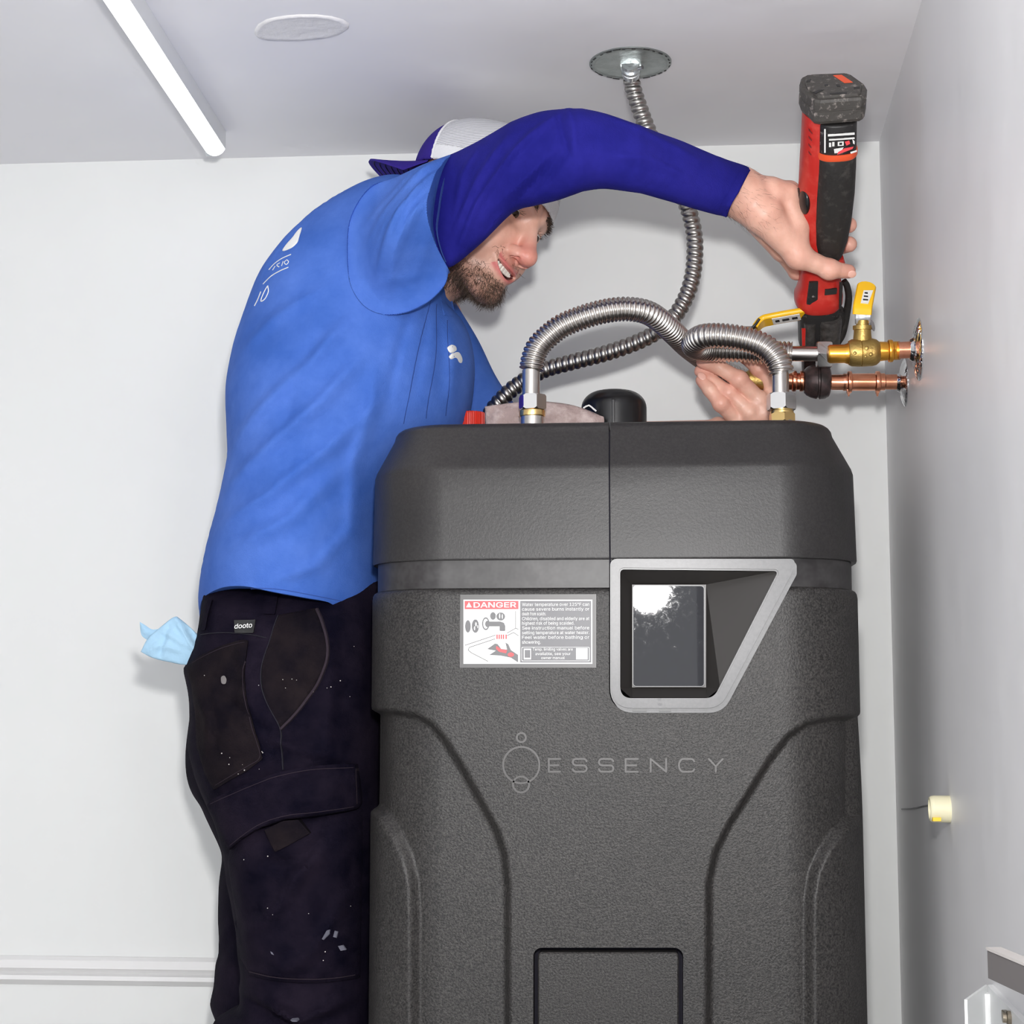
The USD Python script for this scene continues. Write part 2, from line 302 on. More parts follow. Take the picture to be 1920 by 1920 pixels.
class Inflated:
    """A rounded body whose outline (its rim, seen from the side) is poly: thickness from a membrane over the outline, so that a strip gets an elliptic
    section. open_: source segments that stay open like a hem. Y: depth of the rim (a number or a function of x, z). k: how thick it is for its width."""
    def __init__(self, px, Y, k=1.0, open_=(), res=0.006, folds=(), noise=0.0, noise_scale=30.0, seed=0, kfun=None, world=None):
        Yn = Y if np.ndim(Y) == 1 else np.full(len(px), Y, float)
        W = atv(px, Yn) if world is None else np.asarray(world, float)
        q = W[:, [0, 2]]
        B, src = cr2(q, res * 0.7)
        if Polygon(B).exterior.is_ccw is False:
            B = B[::-1]; src = np.r_[src[::-1][1:], src[::-1][:1]]
        pg = Polygon(B)
        if not pg.is_valid: pg = max(getattr(pg.buffer(0), 'geoms', [pg.buffer(0)]), key=lambda g: g.area)
        pts = [B]
        for d in (0.12, 0.4, 0.9):
            for g in (lambda h: getattr(h, 'geoms', [h]))(pg.buffer(-d * res)):
                if not g.is_empty:
                    L = g.exterior.length; pts.append(np.array([g.exterior.interpolate(s).coords[0] for s in np.arange(0, L, res * (0.7 if d < 0.5 else 0.9))]))
        x0, z0, x1, z1 = pg.bounds
        gx, gz = np.meshgrid(np.arange(x0, x1, res), np.arange(z0, z1, res * 0.866)); gx[1::2] += res / 2
        g = np.stack([gx.ravel(), gz.ravel()], 1); inner = pg.buffer(-1.5 * res)
        pts.append(g[shapely.contains_xy(inner, g[:, 0], g[:, 1])])
        P = np.vstack(pts); nb = len(B)
        T = Delaunay(P).simplices
        c = P[T].mean(1); T = T[shapely.contains_xy(pg, c[:, 0], c[:, 1])]
        e1, e2 = P[T[:, 1]] - P[T[:, 0]], P[T[:, 2]] - P[T[:, 0]]; ar = (e1[:, 0] * e2[:, 1] - e1[:, 1] * e2[:, 0]) / 2
        T[ar < 0] = T[ar < 0][:, [0, 2, 1]]; T = T[np.abs(ar) > 1e-12]
        # P1 elements of -lap u = 1
        N = len(P); a = P[T]; ar = np.abs((a[:, 1, 0] - a[:, 0, 0]) * (a[:, 2, 1] - a[:, 0, 1]) - (a[:, 1, 1] - a[:, 0, 1]) * (a[:, 2, 0] - a[:, 0, 0])) / 2
        b = np.stack([a[:, 1, 1] - a[:, 2, 1], a[:, 2, 1] - a[:, 0, 1], a[:, 0, 1] - a[:, 1, 1]], 1); cc = np.stack([a[:, 2, 0] - a[:, 1, 0], a[:, 0, 0] - a[:, 2, 0], a[:, 1, 0] - a[:, 0, 0]], 1)
        K = (b[:, :, None] * b[:, None, :] + cc[:, :, None] * cc[:, None, :]) / (4 * ar)[:, None, None]
        I, J = np.repeat(T, 3, 1).ravel(), np.tile(T, (1, 3)).ravel()
        Km = sparse.csr_matrix((K.ravel(), (I, J)), shape=(N, N)); F = np.bincount(T.ravel(), np.repeat(ar / 3, 3), N)
        op = np.isin(src, list(open_)); op_next = np.roll(op, 1)
        free_b = op & op_next
        fixed = np.zeros(N, bool); fixed[:nb] = ~free_b
        touched = np.zeros(N, bool); touched[T.ravel()] = True
        fr = np.where(~fixed & touched)[0]; u = np.zeros(N); u[fr] = spsolve(Km[fr][:, fr].tocsc(), F[fr])
        h = np.sqrt(2 * np.maximum(u, 0))
        if callable(Y): Yc = Y(P[:, 0], P[:, 1])
        elif np.ndim(Y) == 1 or world is not None:
            Yc = np.interp(P[:, 0], *(lambda o: (q[o, 0], W[o, 1]))(np.argsort(q[:, 0]))) if np.ptp(W[:, 1]) > 1e-9 else np.full(N, W[0, 1])
        else: Yc = np.full(N, float(Y))
        kk = k if kfun is None else k * kfun(P[:, 0], P[:, 1])
        H = kk * h
        fade = np.clip(h / (0.35 * h.max() + 1e-9), 0, 1)
        D = np.zeros(N)
        if noise: D += noise * (meshkit.fbm(np.stack([P[:, 0] * noise_scale, P[:, 1] * noise_scale, np.full(N, 3.1 + seed)], 1), 3, seed) - 0.5) * 2
        for f in folds: D += self.fold(P, f, float(np.mean(Yc)))
        near = np.stack([P[:, 0], Yc - H - D * fade, P[:, 1]], 1); far = np.stack([P[:, 0], Yc + H, P[:, 1]], 1)
        shared = fixed.copy(); idx = np.where(shared, np.arange(N), N + np.cumsum(~shared) - 1)
        V = np.vstack([near, far[~shared]])
        V[:N][shared] = np.stack([P[shared, 0], Yc[shared], P[shared, 1]], 1)
        faces = [T, idx[T][:, ::-1]]
        w = []
        for i in range(nb):
            j = (i + 1) % nb
            if op[i] and (idx[i] != i or idx[j] != j):
                w += [[i, idx[i], idx[j]], [i, idx[j], j]]
        if w: faces.append(np.array(w))
        t = trimesh.Trimesh(V, np.vstack(faces), process=False)
        t.update_faces(t.nondegenerate_faces(height=1e-12)); t.remove_unreferenced_vertices()
        t.fix_normals()
        self.mesh = t; self.P, self.near, self.pg, self.T = P, near, pg, T
        self.far = far
        self._i = LinearNDInterpolator(P, near[:, 1], fill_value=np.nan); self.Yc = float(np.mean(Yc))
    def fold(self, P, f, Y):
        """f = (pixel points, width, height): a soft ridge (or, if negative, a crease) along a path."""
        pts, w, amp = f[:3]; q = atv(pts, Y)[:, [0, 2]]; w *= Y / FPX
        L = LineString(q); g = shapely.points(P)
        d = shapely.distance(L, g); s = shapely.line_locate_point(L, g, normalized=True)
        return amp * np.exp(-(d / w) ** 2) * np.clip(np.minimum(s, 1 - s) * 4 + 0.15, 0, 1)
    def y(self, x, z):
        r = self._i(x, z); bad = ~np.isfinite(r)
        if np.any(bad):
            from scipy.spatial import cKDTree
            d, i = cKDTree(self.P).query(np.stack([np.atleast_1d(x), np.atleast_1d(z)], 1)); r = np.where(bad, self.near[i, 1], r)
        return r
    def to_xz(self, px, iters=5):
        """World points on the near surface measured at these pixels."""
        px = np.asarray(px, float); Y = np.full(len(px), self.Yc - 0.05)
        for _ in range(iters):
            W = atv(px, Y); Y = self.y(W[:, 0], W[:, 2])
        return atv(px, Y)
    def ribbon(self, px, width, lift=0.0012, step=0.003):
        """A narrow raised strip (seam, stitching) along a pixel path on the near surface."""
        W = self.to_xz(px); p, s = spline(W[:, [0, 2]], step); t = np.gradient(p, axis=0); t /= np.linalg.norm(t, axis=1, keepdims=True) + 1e-12
        n = np.stack([-t[:, 1], t[:, 0]], 1); rows = []
        for o, l in ((-0.5, -0.0008), (-0.3, lift), (0.3, lift), (0.5, -0.0008)):
            q = p + n * (o * width); rows.append(np.stack([q[:, 0], self.y(q[:, 0], q[:, 1]) - l, q[:, 1]], 1))
        m = len(p); v = np.vstack(rows); f = []
        for k in range(3):
            for i in range(m - 1): f += [[k * m + i, k * m + i + 1, (k + 1) * m + i + 1], [k * m + i, (k + 1) * m + i + 1, (k + 1) * m + i]]
        t = trimesh.Trimesh(v, f, process=False)
        if t.face_normals[:, 1].mean() > 0: t.invert()
        return t
    def patch(self, px, lift=0.003, res=0.004, corner=False, curve=True, puff=0.0, shape=None):
        """A piece of cloth or print laid on the near surface; px its outline in pixels."""
        if shape is None:
            W = self.to_xz(px)[:, [0, 2]]; B = cr2(W, res * 0.6)[0] if curve else np.vstack([np.linspace(W[i], W[(i + 1) % len(W)], max(2, int(np.linalg.norm(W[(i + 1) % len(W)] - W[i]) / (res * 0.6))), endpoint=False) for i in range(len(W))])
            pg = Polygon(B).buffer(0)
        else: pg = shape
        out = []
        for g in getattr(pg, 'geoms', [pg]):
            L = g.exterior.length; ring = [np.array([g.exterior.interpolate(s).coords[0] for s in np.arange(0, L, res * 0.6)])]
            for h in g.interiors: ring.append(np.array([h.interpolate(s).coords[0] for s in np.arange(0, h.length, res * 0.6)]))
            x0, z0, x1, z1 = g.bounds; gx, gz = np.meshgrid(np.arange(x0, x1, res), np.arange(z0, z1, res)); gg = np.stack([gx.ravel(), gz.ravel()], 1)
            gg = gg[shapely.contains_xy(g.buffer(-res * 0.5), gg[:, 0], gg[:, 1])]
            P = np.vstack(ring + [gg]); T = Delaunay(P).simplices; c = P[T].mean(1); T = T[shapely.contains_xy(g, c[:, 0], c[:, 1])]
            d = shapely.distance(g.boundary, shapely.points(P)); y = self.y(P[:, 0], P[:, 1]) - lift - puff * np.clip(d / 0.02, 0, 1)
            V = np.stack([P[:, 0], y, P[:, 1]], 1); n = len(P); V2 = V.copy(); V2[:, 1] += lift + 0.002 + puff * np.clip(d / 0.02, 0, 1)
            a, b = P[T[:, 1]] - P[T[:, 0]], P[T[:, 2]] - P[T[:, 0]]; T = np.where((a[:, 0] * b[:, 1] - a[:, 1] * b[:, 0] < 0)[:, None], T[:, [0, 2, 1]], T)
            F = [T]; o = 0
            for r in ring:
                i = np.arange(len(r)) + o; j = np.roll(i, -1); F += [np.stack([i, i + n, j + n], 1), np.stack([i, j + n, j], 1)]; o += len(r)
            t = trimesh.Trimesh(np.vstack([V, V2]), np.vstack(F), process=False); t.remove_unreferenced_vertices(); t.fix_normals(); out.append(t)
        return cat_(out)

# signed distance modelling
def smin(a, b, k):
    h = np.clip(0.5 + 0.5 * (b - a) / k, 0, 1); return b * (1 - h) + a * h - k * h * (1 - h)
def smax(a, b, k): return -smin(-a, -b, k)
def rc(P, a, b, ra, rb):
    a, b = np.asarray(a, float), np.asarray(b, float); ab = b - a; t = np.clip((P - a) @ ab / (ab @ ab + 1e-12), 0, 1)
    return np.linalg.norm(P - a - t[:, None] * ab, axis=1) - (ra + t * (rb - ra))
def el(P, c, r, R=None):
    q = P - np.asarray(c, float)
    if R is not None: q = q @ np.asarray(R).T
    r = np.asarray(r, float); k0 = np.linalg.norm(q / r, axis=1); k1 = np.linalg.norm(q / r**2, axis=1)
    return k0 * (k0 - 1) / np.maximum(k1, 1e-9)
def nets(f, lo, hi, h, coarse=4):
    """Naive surface nets of f(points) = 0, evaluated finely only near the surface."""
    lo, hi = np.asarray(lo, float), np.asarray(hi, float); nc = np.ceil((hi - lo) / (h * coarse)).astype(int) + 1
    gc = np.stack(np.meshgrid(*[np.arange(n) for n in nc], indexing='ij'), -1).reshape(-1, 3)
    vc = f(lo + gc * h * coarse).reshape(nc)
    n = (nc - 1) * coarse + 1; up = vc
    for ax in range(3):
        x = np.arange(n[ax]) / coarse; i = np.minimum(x.astype(int), nc[ax] - 2); t = (x - i).reshape([-1 if k == ax else 1 for k in range(3)])
        up = np.take(up, i, ax) * (1 - t) + np.take(up, i + 1, ax) * t
    V = up; mask = np.abs(up) < h * coarse * 0.9
    ii = np.argwhere(mask); V[mask] = f(lo + ii * h)
    for ax in range(3):
        e_ = [slice(None)] * 3
        for k_ in (0, -1): e_[ax] = k_; V[tuple(e_)] = np.maximum(V[tuple(e_)], h * .5)
    s = V < 0; c = np.zeros(np.array(V.shape) - 1, int)
    for d in np.ndindex(2, 2, 2): c += s[d[0]:V.shape[0] - 1 + d[0], d[1]:V.shape[1] - 1 + d[1], d[2]:V.shape[2] - 1 + d[2]]
    act = np.argwhere((c > 0) & (c < 8)); idm = -np.ones(c.shape, int); idm[tuple(act.T)] = np.arange(len(act))
    acc, cnt = np.zeros((len(act), 3)), np.zeros(len(act))
    cor = [np.array(d) for d in np.ndindex(2, 2, 2)]
    for a in cor:
        for ax in range(3):
            if a[ax] == 0:
                b = a.copy(); b[ax] = 1
                va, vb = V[tuple((act + a).T)], V[tuple((act + b).T)]; cr = (va < 0) != (vb < 0)
                t = np.where(cr, va / np.where(cr, va - vb, 1), 0); p = np.tile(a.astype(float), (len(act), 1)); p[:, ax] = t
                acc += p * cr[:, None]; cnt += cr
    vert = lo + (act + acc / cnt[:, None]) * h; F = []
    for ax in range(3):
        b, cx = (ax + 1) % 3, (ax + 2) % 3
        sl0 = [slice(None)] * 3; sl1 = [slice(None)] * 3; sl0[ax] = slice(0, -1); sl1[ax] = slice(1, None)
        e = np.argwhere(s[tuple(sl0)] != s[tuple(sl1)]); e = e[(e[:, b] > 0) & (e[:, cx] > 0) & (e[:, b] < V.shape[b] - 1) & (e[:, cx] < V.shape[cx] - 1)]
        q = []
        for db, dc in ((1, 1), (0, 1), (0, 0), (1, 0)):
            o = e.copy(); o[:, b] -= db; o[:, cx] -= dc; q.append(idm[tuple(o.T)])
        q = np.stack(q, 1); fl = s[tuple(e.T)]; q[~fl] = q[~fl][:, ::-1]; F += [q[:, [0, 1, 2]], q[:, [0, 2, 3]]]
    t = trimesh.Trimesh(vert, np.vstack(F), process=False)
    if t.volume < 0: t.invert()
    return t

# ================================================================ the room
D = 2.47                                             # back wall
CORNER = at(1675, 1307, D)
WDIR = (lambda d: d / d[1])(at(1332, 1307, 1.0) - CAM)   # the right wall runs a little out of square
def XW(Y): return CORNER[0] + (Y - D) * WDIR[0]
def on_wall(px, py):
    lo, hi = 0.3, 3.0
    for _ in range(60):
        m = (lo + hi) / 2; p = at(px, py, m)
        if p[0] > XW(m): hi = m
        else: lo = m
    return at(px, py, lo)
ZC = at(1652, 265, D)[2]
XL, YF = -2.6, -1.9
struct('wall_back', box((XL - 0.1, D, 0), (CORNER[0] + 0.1, D + 0.1, ZC + 0.1)), 'wall')
v = [(XW(D), D), (XW(YF), YF), (XW(YF) + 0.1, YF), (XW(D) + 0.1, D)]
wr = trimesh.creation.extrude_polygon(Polygon(v), ZC + 0.1, engine='earcut')
struct('wall_right', wr, 'wall_r')
struct('ceiling', box((XL, YF, ZC), (0.6, D, ZC + 0.1)), 'ceiling')
struct('floor', box((XL, YF, -0.1), (0.6, D, 0)), 'floor')
struct('wall_left', box((XL - 0.1, YF, 0), (XL, D, ZC + 0.1)), 'wall')
# moulding along the back wall
def zpx(px, py, Y): return at(px, py, Y)[2]
zz = [zpx(100, y, D - 0.01) for y in (1794, 1800, 1815, 1824, 1828, 1836, 1848)]
prof = [(D + 0.01, zz[0]), (D - 0.004, zz[0]), (D - 0.011, zz[1]), (D - 0.012, zz[2]), (D - 0.004, zz[3]), (D - 0.015, zz[4]), (D - 0.016, zz[5]), (D - 0.002, zz[6]), (D + 0.01, zz[6])]
pl = Polygon(prof); t = trimesh.creation.extrude_polygon(pl, 2.2, engine='earcut')
vv = t.vertices; t.vertices = np.stack([vv[:, 2] + XL, vv[:, 0], vv[:, 1]], 1); t.fix_normals()
struct('trim_1', t, 'trim', label='painted double-beaded moulding along the white back wall')
# plaster patch on the ceiling
def on_ceiling(px, py):
    d = at(px, py, 1.0) - CAM; return CAM + d * ((ZC - 1.0) / d[2])
cp = np.array([on_ceiling(*p) for p in ((478, 55), (500, 36), (560, 27), (620, 30), (655, 44), (640, 62), (585, 72), (520, 74), (484, 70))])
cpo, _ = cr2(cp[:, :2], 0.02)
rows = []
for sc, z in ((1.04, ZC + 0.004), (1.0, ZC - 0.0006), (0.93, ZC - 0.0030), (0.86, ZC - 0.0014), (0.4, ZC - 0.0016), (0.05, ZC - 0.0016)):
    c = cpo.mean(0); q = c + (cpo - c) * sc; rows.append(np.column_stack([q, np.full(len(q), z)]))
t = tube_rows(rows); t.fix_normals()
part('plaster_patch', t, 'plaster', '/World/ceiling', smooth=60)

# ceiling tube light
ZT = ZC - 0.022
def at_z(px, py, z):
    d = at(px, py, 1.0) - CAM; return CAM + d * ((z - 1.0) / d[2])
e0 = at_z(404, 274, ZT); e0[1] = min(e0[1], D - 0.03); e0 = at(404, 274, e0[1])
dirn = (lambda d: np.array([d[0] / d[1], 1.0, 0.0]))(at(1080, 1307, 1.0) - CAM)
e1 = e0 - dirn * 2.6; e1[2] = e0[2]
TL = thing('ceiling_tube_light', 'long glowing white tube light fixed to the ceiling above the man', 'ceiling light')
A_, B_, D_ = frame(e1 - e0); n_ = np.cross(D_, [0, 0, 1.0]); n_ /= np.linalg.norm(n_)
th = np.linspace(1.10 * math.pi, 1.90 * math.pi, 17); r_ = 0.0165
def tube_row(p, r): return p + r * (np.cos(th)[:, None] * n_ + np.sin(th)[:, None] * np.array([0, 0, 1.0]))
part('diffuser', tube_rows([tube_row(e0, r_ * 0.7), tube_row(e0 - dirn * 0.004, r_), tube_row(e1, r_)]), 'tube', TL, label='glowing round diffuser')
hb = trimesh.creation.box(extents=(0.026, 0.030, 1.0))
def bar(p, q, w, h, up=(0, 0, 1)):
    a, b, d = frame(q - p, up); c = [(p if s == 0 else q) + a * i * w / 2 + b * j * h / 2 for s in (0, 1) for i in (-1, 1) for j in (-1, 1)]
    return trimesh.Trimesh(np.array(c)).convex_hull
up3 = np.array([0, 0, 1.0])
hz = (ZC + e0[2]) / 2
part('housing', bar(np.array([*e0[:2], hz - .003]) - dirn * 0.002, np.array([*e1[:2], hz - .003]), 0.0315, ZC - e0[2] + .0055), 'white_metal', TL)
part('end_cap', bar(e0 + np.array([-0.012, 0.004, 0.006]), e0 + np.array([-0.012, 0.018, -0.004]), 0.012, 0.016), 'grey_cap', TL)

# ================================================================ the water heater
TX, TW, TR = -0.0367, 0.2973, 0.10
TY0, TY1 = 1.94, 2.40
def plan(inset, n=14, r=TR):
    """Rounded rectangle seen from above, counter-clockwise from the front left."""
    r = max(r - inset, 0.004); x0, x1, y0, y1 = TX - TW + inset, TX + TW - inset, TY0 + inset, TY1 - inset; out = []
    for cx, cy, a0 in ((x0 + r, y0 + r, 180), (x1 - r, y0 + r, 270), (x1 - r, y1 - r, 0), (x0 + r, y1 - r, 90)):
        a = np.radians(a0 + np.linspace(0, 90, n)); out.append(np.stack([cx + r * np.cos(a), cy + r * np.sin(a)], 1))
    return np.vstack(out)
def rings(levels, n=14): return tube_rows([np.column_stack([plan(d, n), np.full(4 * n, z)]) for z, d in levels])
WH = thing('water_heater', 'tall charcoal plastic water heater with a display window and warning label', 'water heater')
zl = lambda py, Y=TY0: at(1143, py, Y)[2]
Z_TOP = zl(790, 1.972)
Z_CR, Z_LB, Z_NB = zl(872), zl(1047), zl(1101)
lid = [(Z_LB, 0.004), (Z_LB - 0.0005, 0.001), (Z_LB + 0.002, 0.0)] + [(Z_LB + (Z_CR - Z_LB) * q, 0.0 + 0.002 * q) for q in (0.3, 0.7)] + [(Z_CR - 0.004, 0.002), (Z_CR + 0.003, 0.0042), (Z_TOP - 0.014, 0.026)]
lid += [(Z_TOP - 0.014 + 0.014 * math.sin(a), 0.026 + 0.014 * (1 - math.cos(a))) for a in np.radians([25, 45, 65, 80])] + [(Z_TOP, 0.05), (Z_TOP, 0.085)]
lm = man(rings(lid, 18))
SX = at(1143, 950, TY0)[0]
part('lid_panel', tm(lm.trim_by_plane([-1, 0, 0], -(SX - 0.0009))), 'lid', WH, 28)
part('lid_panel', tm(lm.trim_by_plane([1, 0, 0], SX + 0.0009)), 'lid', WH, 28)
# dark tongue that shows in the seam of the lid
part('seam_strip', tm(lm.trim_by_plane([1, 0, 0], SX - 0.0009).trim_by_plane([-1, 0, 0], -(SX + 0.0009)).scale([1, 0.985, 0.99]).translate([0, 0.032, 0.004])), 'dark_seam', WH, False)

# display opening, in the plane of the front
P1 = lambda pts, Y=TY0, r=0.0: pxpoly(pts, Y, r)
def rounded(pts, radii, Y=TY0):
    """A polygon measured in pixels with its own corner radius (pixels) at each corner."""
    out = []; n = len(pts)
    for i in range(n):
        a, b, c = (np.array(pts[k % n], float) for k in (i - 1, i, i + 1)); u, v = (a - b) / np.linalg.norm(a - b), (c - b) / np.linalg.norm(c - b)
        ang = math.acos(u @ v); d = radii[i] / math.tan(ang / 2); p0, p1 = b + u * d, b + v * d
        for t in np.linspace(0, 1, 9): out.append((1 - t) ** 2 * p0 + 2 * t * (1 - t) * b + t * t * p1)
    return Polygon(atv(out, Y)[:, [0, 2]])
bez_o = rounded([(1144, 1048), (1490, 1048), (1490, 1072), (1352, 1331), (1144, 1331)], [14, 10, 10, 45, 42])
bez_i = rounded([(1163, 1068), (1459, 1071), (1338, 1309), (1163, 1309)], [8, 6, 26, 22])
hole = man(extrude_xz(bez_o.buffer(0.0012), TY0 - 0.05, TY0 + 0.055))
gap_o = P1([(1000, 1777), (1281, 1777), (1281, 2200), (1000, 2200)], r=0.010)
panel_hole = man(extrude_xz(gap_o, TY0 - 0.05, TY0 + 0.024))

# body: a fine grid round the perimeter, pushed in where the flanks are recessed
def perimeter():
    p = plan(0.0, 40); s = np.r_[0, np.cumsum(np.linalg.norm(np.diff(np.vstack([p, p[:1]]), axis=0), axis=1))]
    q = np.vstack([p, p[:1]]); L = s[-1]
    mid = (s[40] + s[39]) / 2; pos = []
    fine = np.arange(-0.13 - TR * 1.2, 2 * (TW - TR) + 0.13 + TR * 1.2, 0.0023); start = s[39]
    rest = np.arange(fine[-1] + 0.02, L + fine[0] - 0.01, 0.02)
    u = (np.r_[fine, rest] + start) % L; x = np.interp(u, s, q[:, 0]); y = np.interp(u, s, q[:, 1])
    return np.stack([x, y], 1)
PER = perimeter(); tn = np.roll(PER, -1, 0) - np.roll(PER, 1, 0); tn /= np.linalg.norm(tn, axis=1, keepdims=True); NRM = np.stack([tn[:, 1], -tn[:, 0]], 1)
ZB = np.r_[0.06, 0.075, np.arange(0.1, 0.52, 0.03), np.arange(0.54, Z_NB - 0.012, 0.0028), Z_NB - 0.010, Z_NB - 0.005, Z_NB - 0.002, Z_NB]
edge_in = np.r_[0.012, 0.0, np.zeros(len(ZB) - 6), 0.0, 0.0008, 0.0025, 0.006]
SH_L = [(690, 1334), (735, 1335), (775, 1341), (805, 1356), (832, 1385), (865, 1437), (900, 1500), (930, 1555), (946, 1602), (952, 1660), (953, 3200)]
SD_L = [(771, 3200), (771, 1710), (768, 1655), (757, 1610), (735, 1565), (712, 1530), (690, 1512)]
SH_R = [(1612, 1343), (1560, 1347), (1515, 1357), (1478, 1380), (1442, 1425), (1402, 1490), (1367, 1545), (1341, 1597), (1328, 1655), (1325, 3200)]
SD_R = [(1522, 3200), (1523, 1690), (1532, 1637), (1553, 1595), (1580, 1560), (1612, 1530)]
def sd(poly, P):
    g = shapely.points(P); return np.where(shapely.contains_xy(poly, P[:, 0], P[:, 1]), 1, -1) * shapely.distance(poly.boundary, g)
g3 = np.concatenate([np.column_stack([PER, np.full(len(PER), z)]) for z in ZB]); gp = proj(g3)
# beyond the silhouette the pattern runs on as it is there
front = np.tile(PER[:, 1] < TY0 + TR, len(ZB)); left = np.tile(PER[:, 0] < TX, len(ZB))
gp[~front & left, 0] = 694; gp[~front & ~left, 0] = 1606
dep = np.zeros(len(g3)); msk = gp[:, 1] > 1300
for a_, b_ in ((SH_L, SD_L), (SH_R, SD_R)):
    pts_ = a_ + b_; d_ = sd(Polygon(pts_), gp[msk]); dep[msk] = np.maximum(dep[msk], np.clip((d_ + 6) / 15, 0, 1))
dep = dep * dep * (3 - 2 * dep) * 0.013
inset = dep.reshape(len(ZB), -1) + edge_in[:, None]
rowsB = [np.column_stack([PER - NRM * inset[i][:, None], np.full(len(PER), ZB[i])]) for i in range(len(ZB))]
bm = man(tube_rows(rowsB))
bm = bm - hole - panel_hole
part('body', tm(bm), 'tank', WH, 50)
nb = man(rings([(Z_NB - 0.004, 0.0065), (Z_LB + 0.003, 0.0065)], 18)) - hole
part('neck_band', tm(nb), 'band', WH, 28)
# access panel
ap = m3.CrossSection
def bevel_panel(g, y_front, y_back, bev):
    a = extrude_xz(g.buffer(-bev), y_front, y_back); b = extrude_xz(g, y_front + bev, y_back)
    return tm(m3.Manifold.batch_hull([man(a), man(b)]))
part('access_panel', bevel_panel(gap_o.buffer(-0.0052), TY0 + 0.0005, TY0 + 0.0225, 0.0015), 'tank', WH, 30)
part('panel_gap', extrude_xz(gap_o.buffer(-0.0002), TY0 + 0.0215, TY0 + 0.025), 'dark_seam', WH, False)
# bezel, recess and screen
fr = man(extrude_xz(bez_o.difference(bez_i), TY0 - 0.002, TY0 + 0.012)); fr2 = man(extrude_xz(bez_o.buffer(-0.002).difference(bez_i.buffer(0.002)), TY0 - 0.0045, TY0 + 0.010))
part('display_bezel', tm(fr + fr2), 'bezel', WH, 25, label='satin grey bezel')
under = bez_o.union(affinity.translate(bez_o, .0022, -.0034)).difference(bez_i)
part('bezel_rim', extrude_xz(under, TY0 - 0.0015, TY0 + 0.004), 'bezel', WH, 25)
for px0, px1 in ((1186, 1212), (1236, 1258)):
    c0, c1 = at(px0, 1334, TY0 - 0.004), at(px1, 1331, TY0 - 0.004); part('clip_slot', box((c0[0], TY0 - 0.0035, c0[2]), (c1[0], TY0 + 0.003, c1[2] + 0.001)), 'black', WH)
YS = TY0 + 0.032
scr = P1([(1187, 1098), (1320, 1099), (1320, 1287), (1187, 1287)], YS, 0.004)
inn = np.array([at(*p, TY0 + 0.004)[[0, 2]] for p in ((1162, 1067), (1460, 1070), (1350, 1290), (1325, 1310), (1185, 1310), (1162, 1290))])
o2 = [np.array([x, TY0 + 0.003, z]) for x, z in inn]
q1, q2, q3, q4 = [at(px, py, YS) for px, py in ((1185, 1096), (1324, 1096), (1324, 1289), (1185, 1289))]
rv = np.array(o2 + [q1, q2, q3, q4]); rf = [[0, 6, 1], [6, 7, 1], [1, 7, 2], [7, 8, 2], [2, 8, 3], [3, 8, 4], [8, 9, 4], [4, 9, 5], [5, 9, 6], [5, 6, 0], [6, 9, 7], [9, 8, 7]]
rt = trimesh.Trimesh(rv, rf, process=False)
if rt.face_normals[10][1] > 0: rt.invert()
part('display_recess', rt, 'recess', WH, 20, label='dark recess with a slanted side')
part('screen', extrude_xz(scr, YS - 0.0035, YS - 0.0004), 'glass_screen', WH, False, label='smudged glossy black screen')
part('screen_rim', extrude_xz(scr.buffer(0.0006).difference(scr.buffer(-0.0003)), YS - 0.0037, YS - 0.0005), 'bezel', WH, False)
q = at(1238, 1316, TY0); part('bezel_mark', cat_([box((q[0] - 0.0030, TY0 - 0.0049, q[2] + dz - 0.0012), (q[0] + 0.0030 - w, TY0 - 0.0043, q[2] + dz + 0.0012)) for dz, w in ((0.0028, 0.002), (-0.0028, 0.001))]), 'grey_ink', WH)

# raised lettering and ring emblem
def strokes(lines, w, Y=TY0):
    g = shapely.union_all([LineString(atv(l, Y)[:, [0, 2]]).buffer(w / 2, quad_segs=6) for l in lines]); return g
def arc(cx, cy, rx, ry, a0, a1, n=14):
    a = np.radians(np.linspace(a0, a1, n)); return [(cx + rx * math.cos(t), cy - ry * math.sin(t)) for t in a]
def circ(cx, cy, r): return arc(cx, cy, r, r, 0, 360, 48)
def raised(g, lift, Y=TY0): return extrude_xz(g, Y - lift, Y + 0.0006)
EW = 0.0020
def letter(kind, x0, x1, t=1423, b=1447):
    m = (t + b) / 2
    return {'E': [[(x1, t), (x0, t), (x0, b), (x1, b)], [(x0, m), (x1 - 3, m)]],
            'S': [arc(x1 - 6, t + 6, 6, 6, 10, 90)[1:] + [(x0 + 6, t)] + arc(x0 + 6, t + 6, 6, 6, 90, 270) + [(x1 - 6, m)] + arc(x1 - 6, b - 6, 6, 6, 90, -90) + [(x0 + 6, b)] + arc(x0 + 6, b - 6, 6, 6, 270, 190)],
            'N': [[(x0, b), (x0, t), (x1, b), (x1, t)]],
            'C': [arc(x1 - 7, t + 7, 7, 7, 20, 90) + [(x0 + 8, t)] + arc(x0 + 8, t + 12, 8, 12, 90, 270) + [(x1 - 7, b)] + arc(x1 - 7, b - 7, 7, 7, 270, 340)],
            'Y': [[(x0, t), ((x0 + x1) / 2, m + 2), (x1, t)], [((x0 + x1) / 2, m + 2), ((x0 + x1) / 2, b)]]}[kind]
for k, x0, x1 in (('E', 1029, 1050), ('S', 1074, 1100), ('S', 1123, 1150), ('E', 1173, 1196), ('N', 1220, 1249), ('C', 1273, 1302), ('Y', 1329, 1355)):
    part('raised_letter', raised(strokes(letter(k, x0, x1), EW), 0.0012), 'emboss', WH, False)
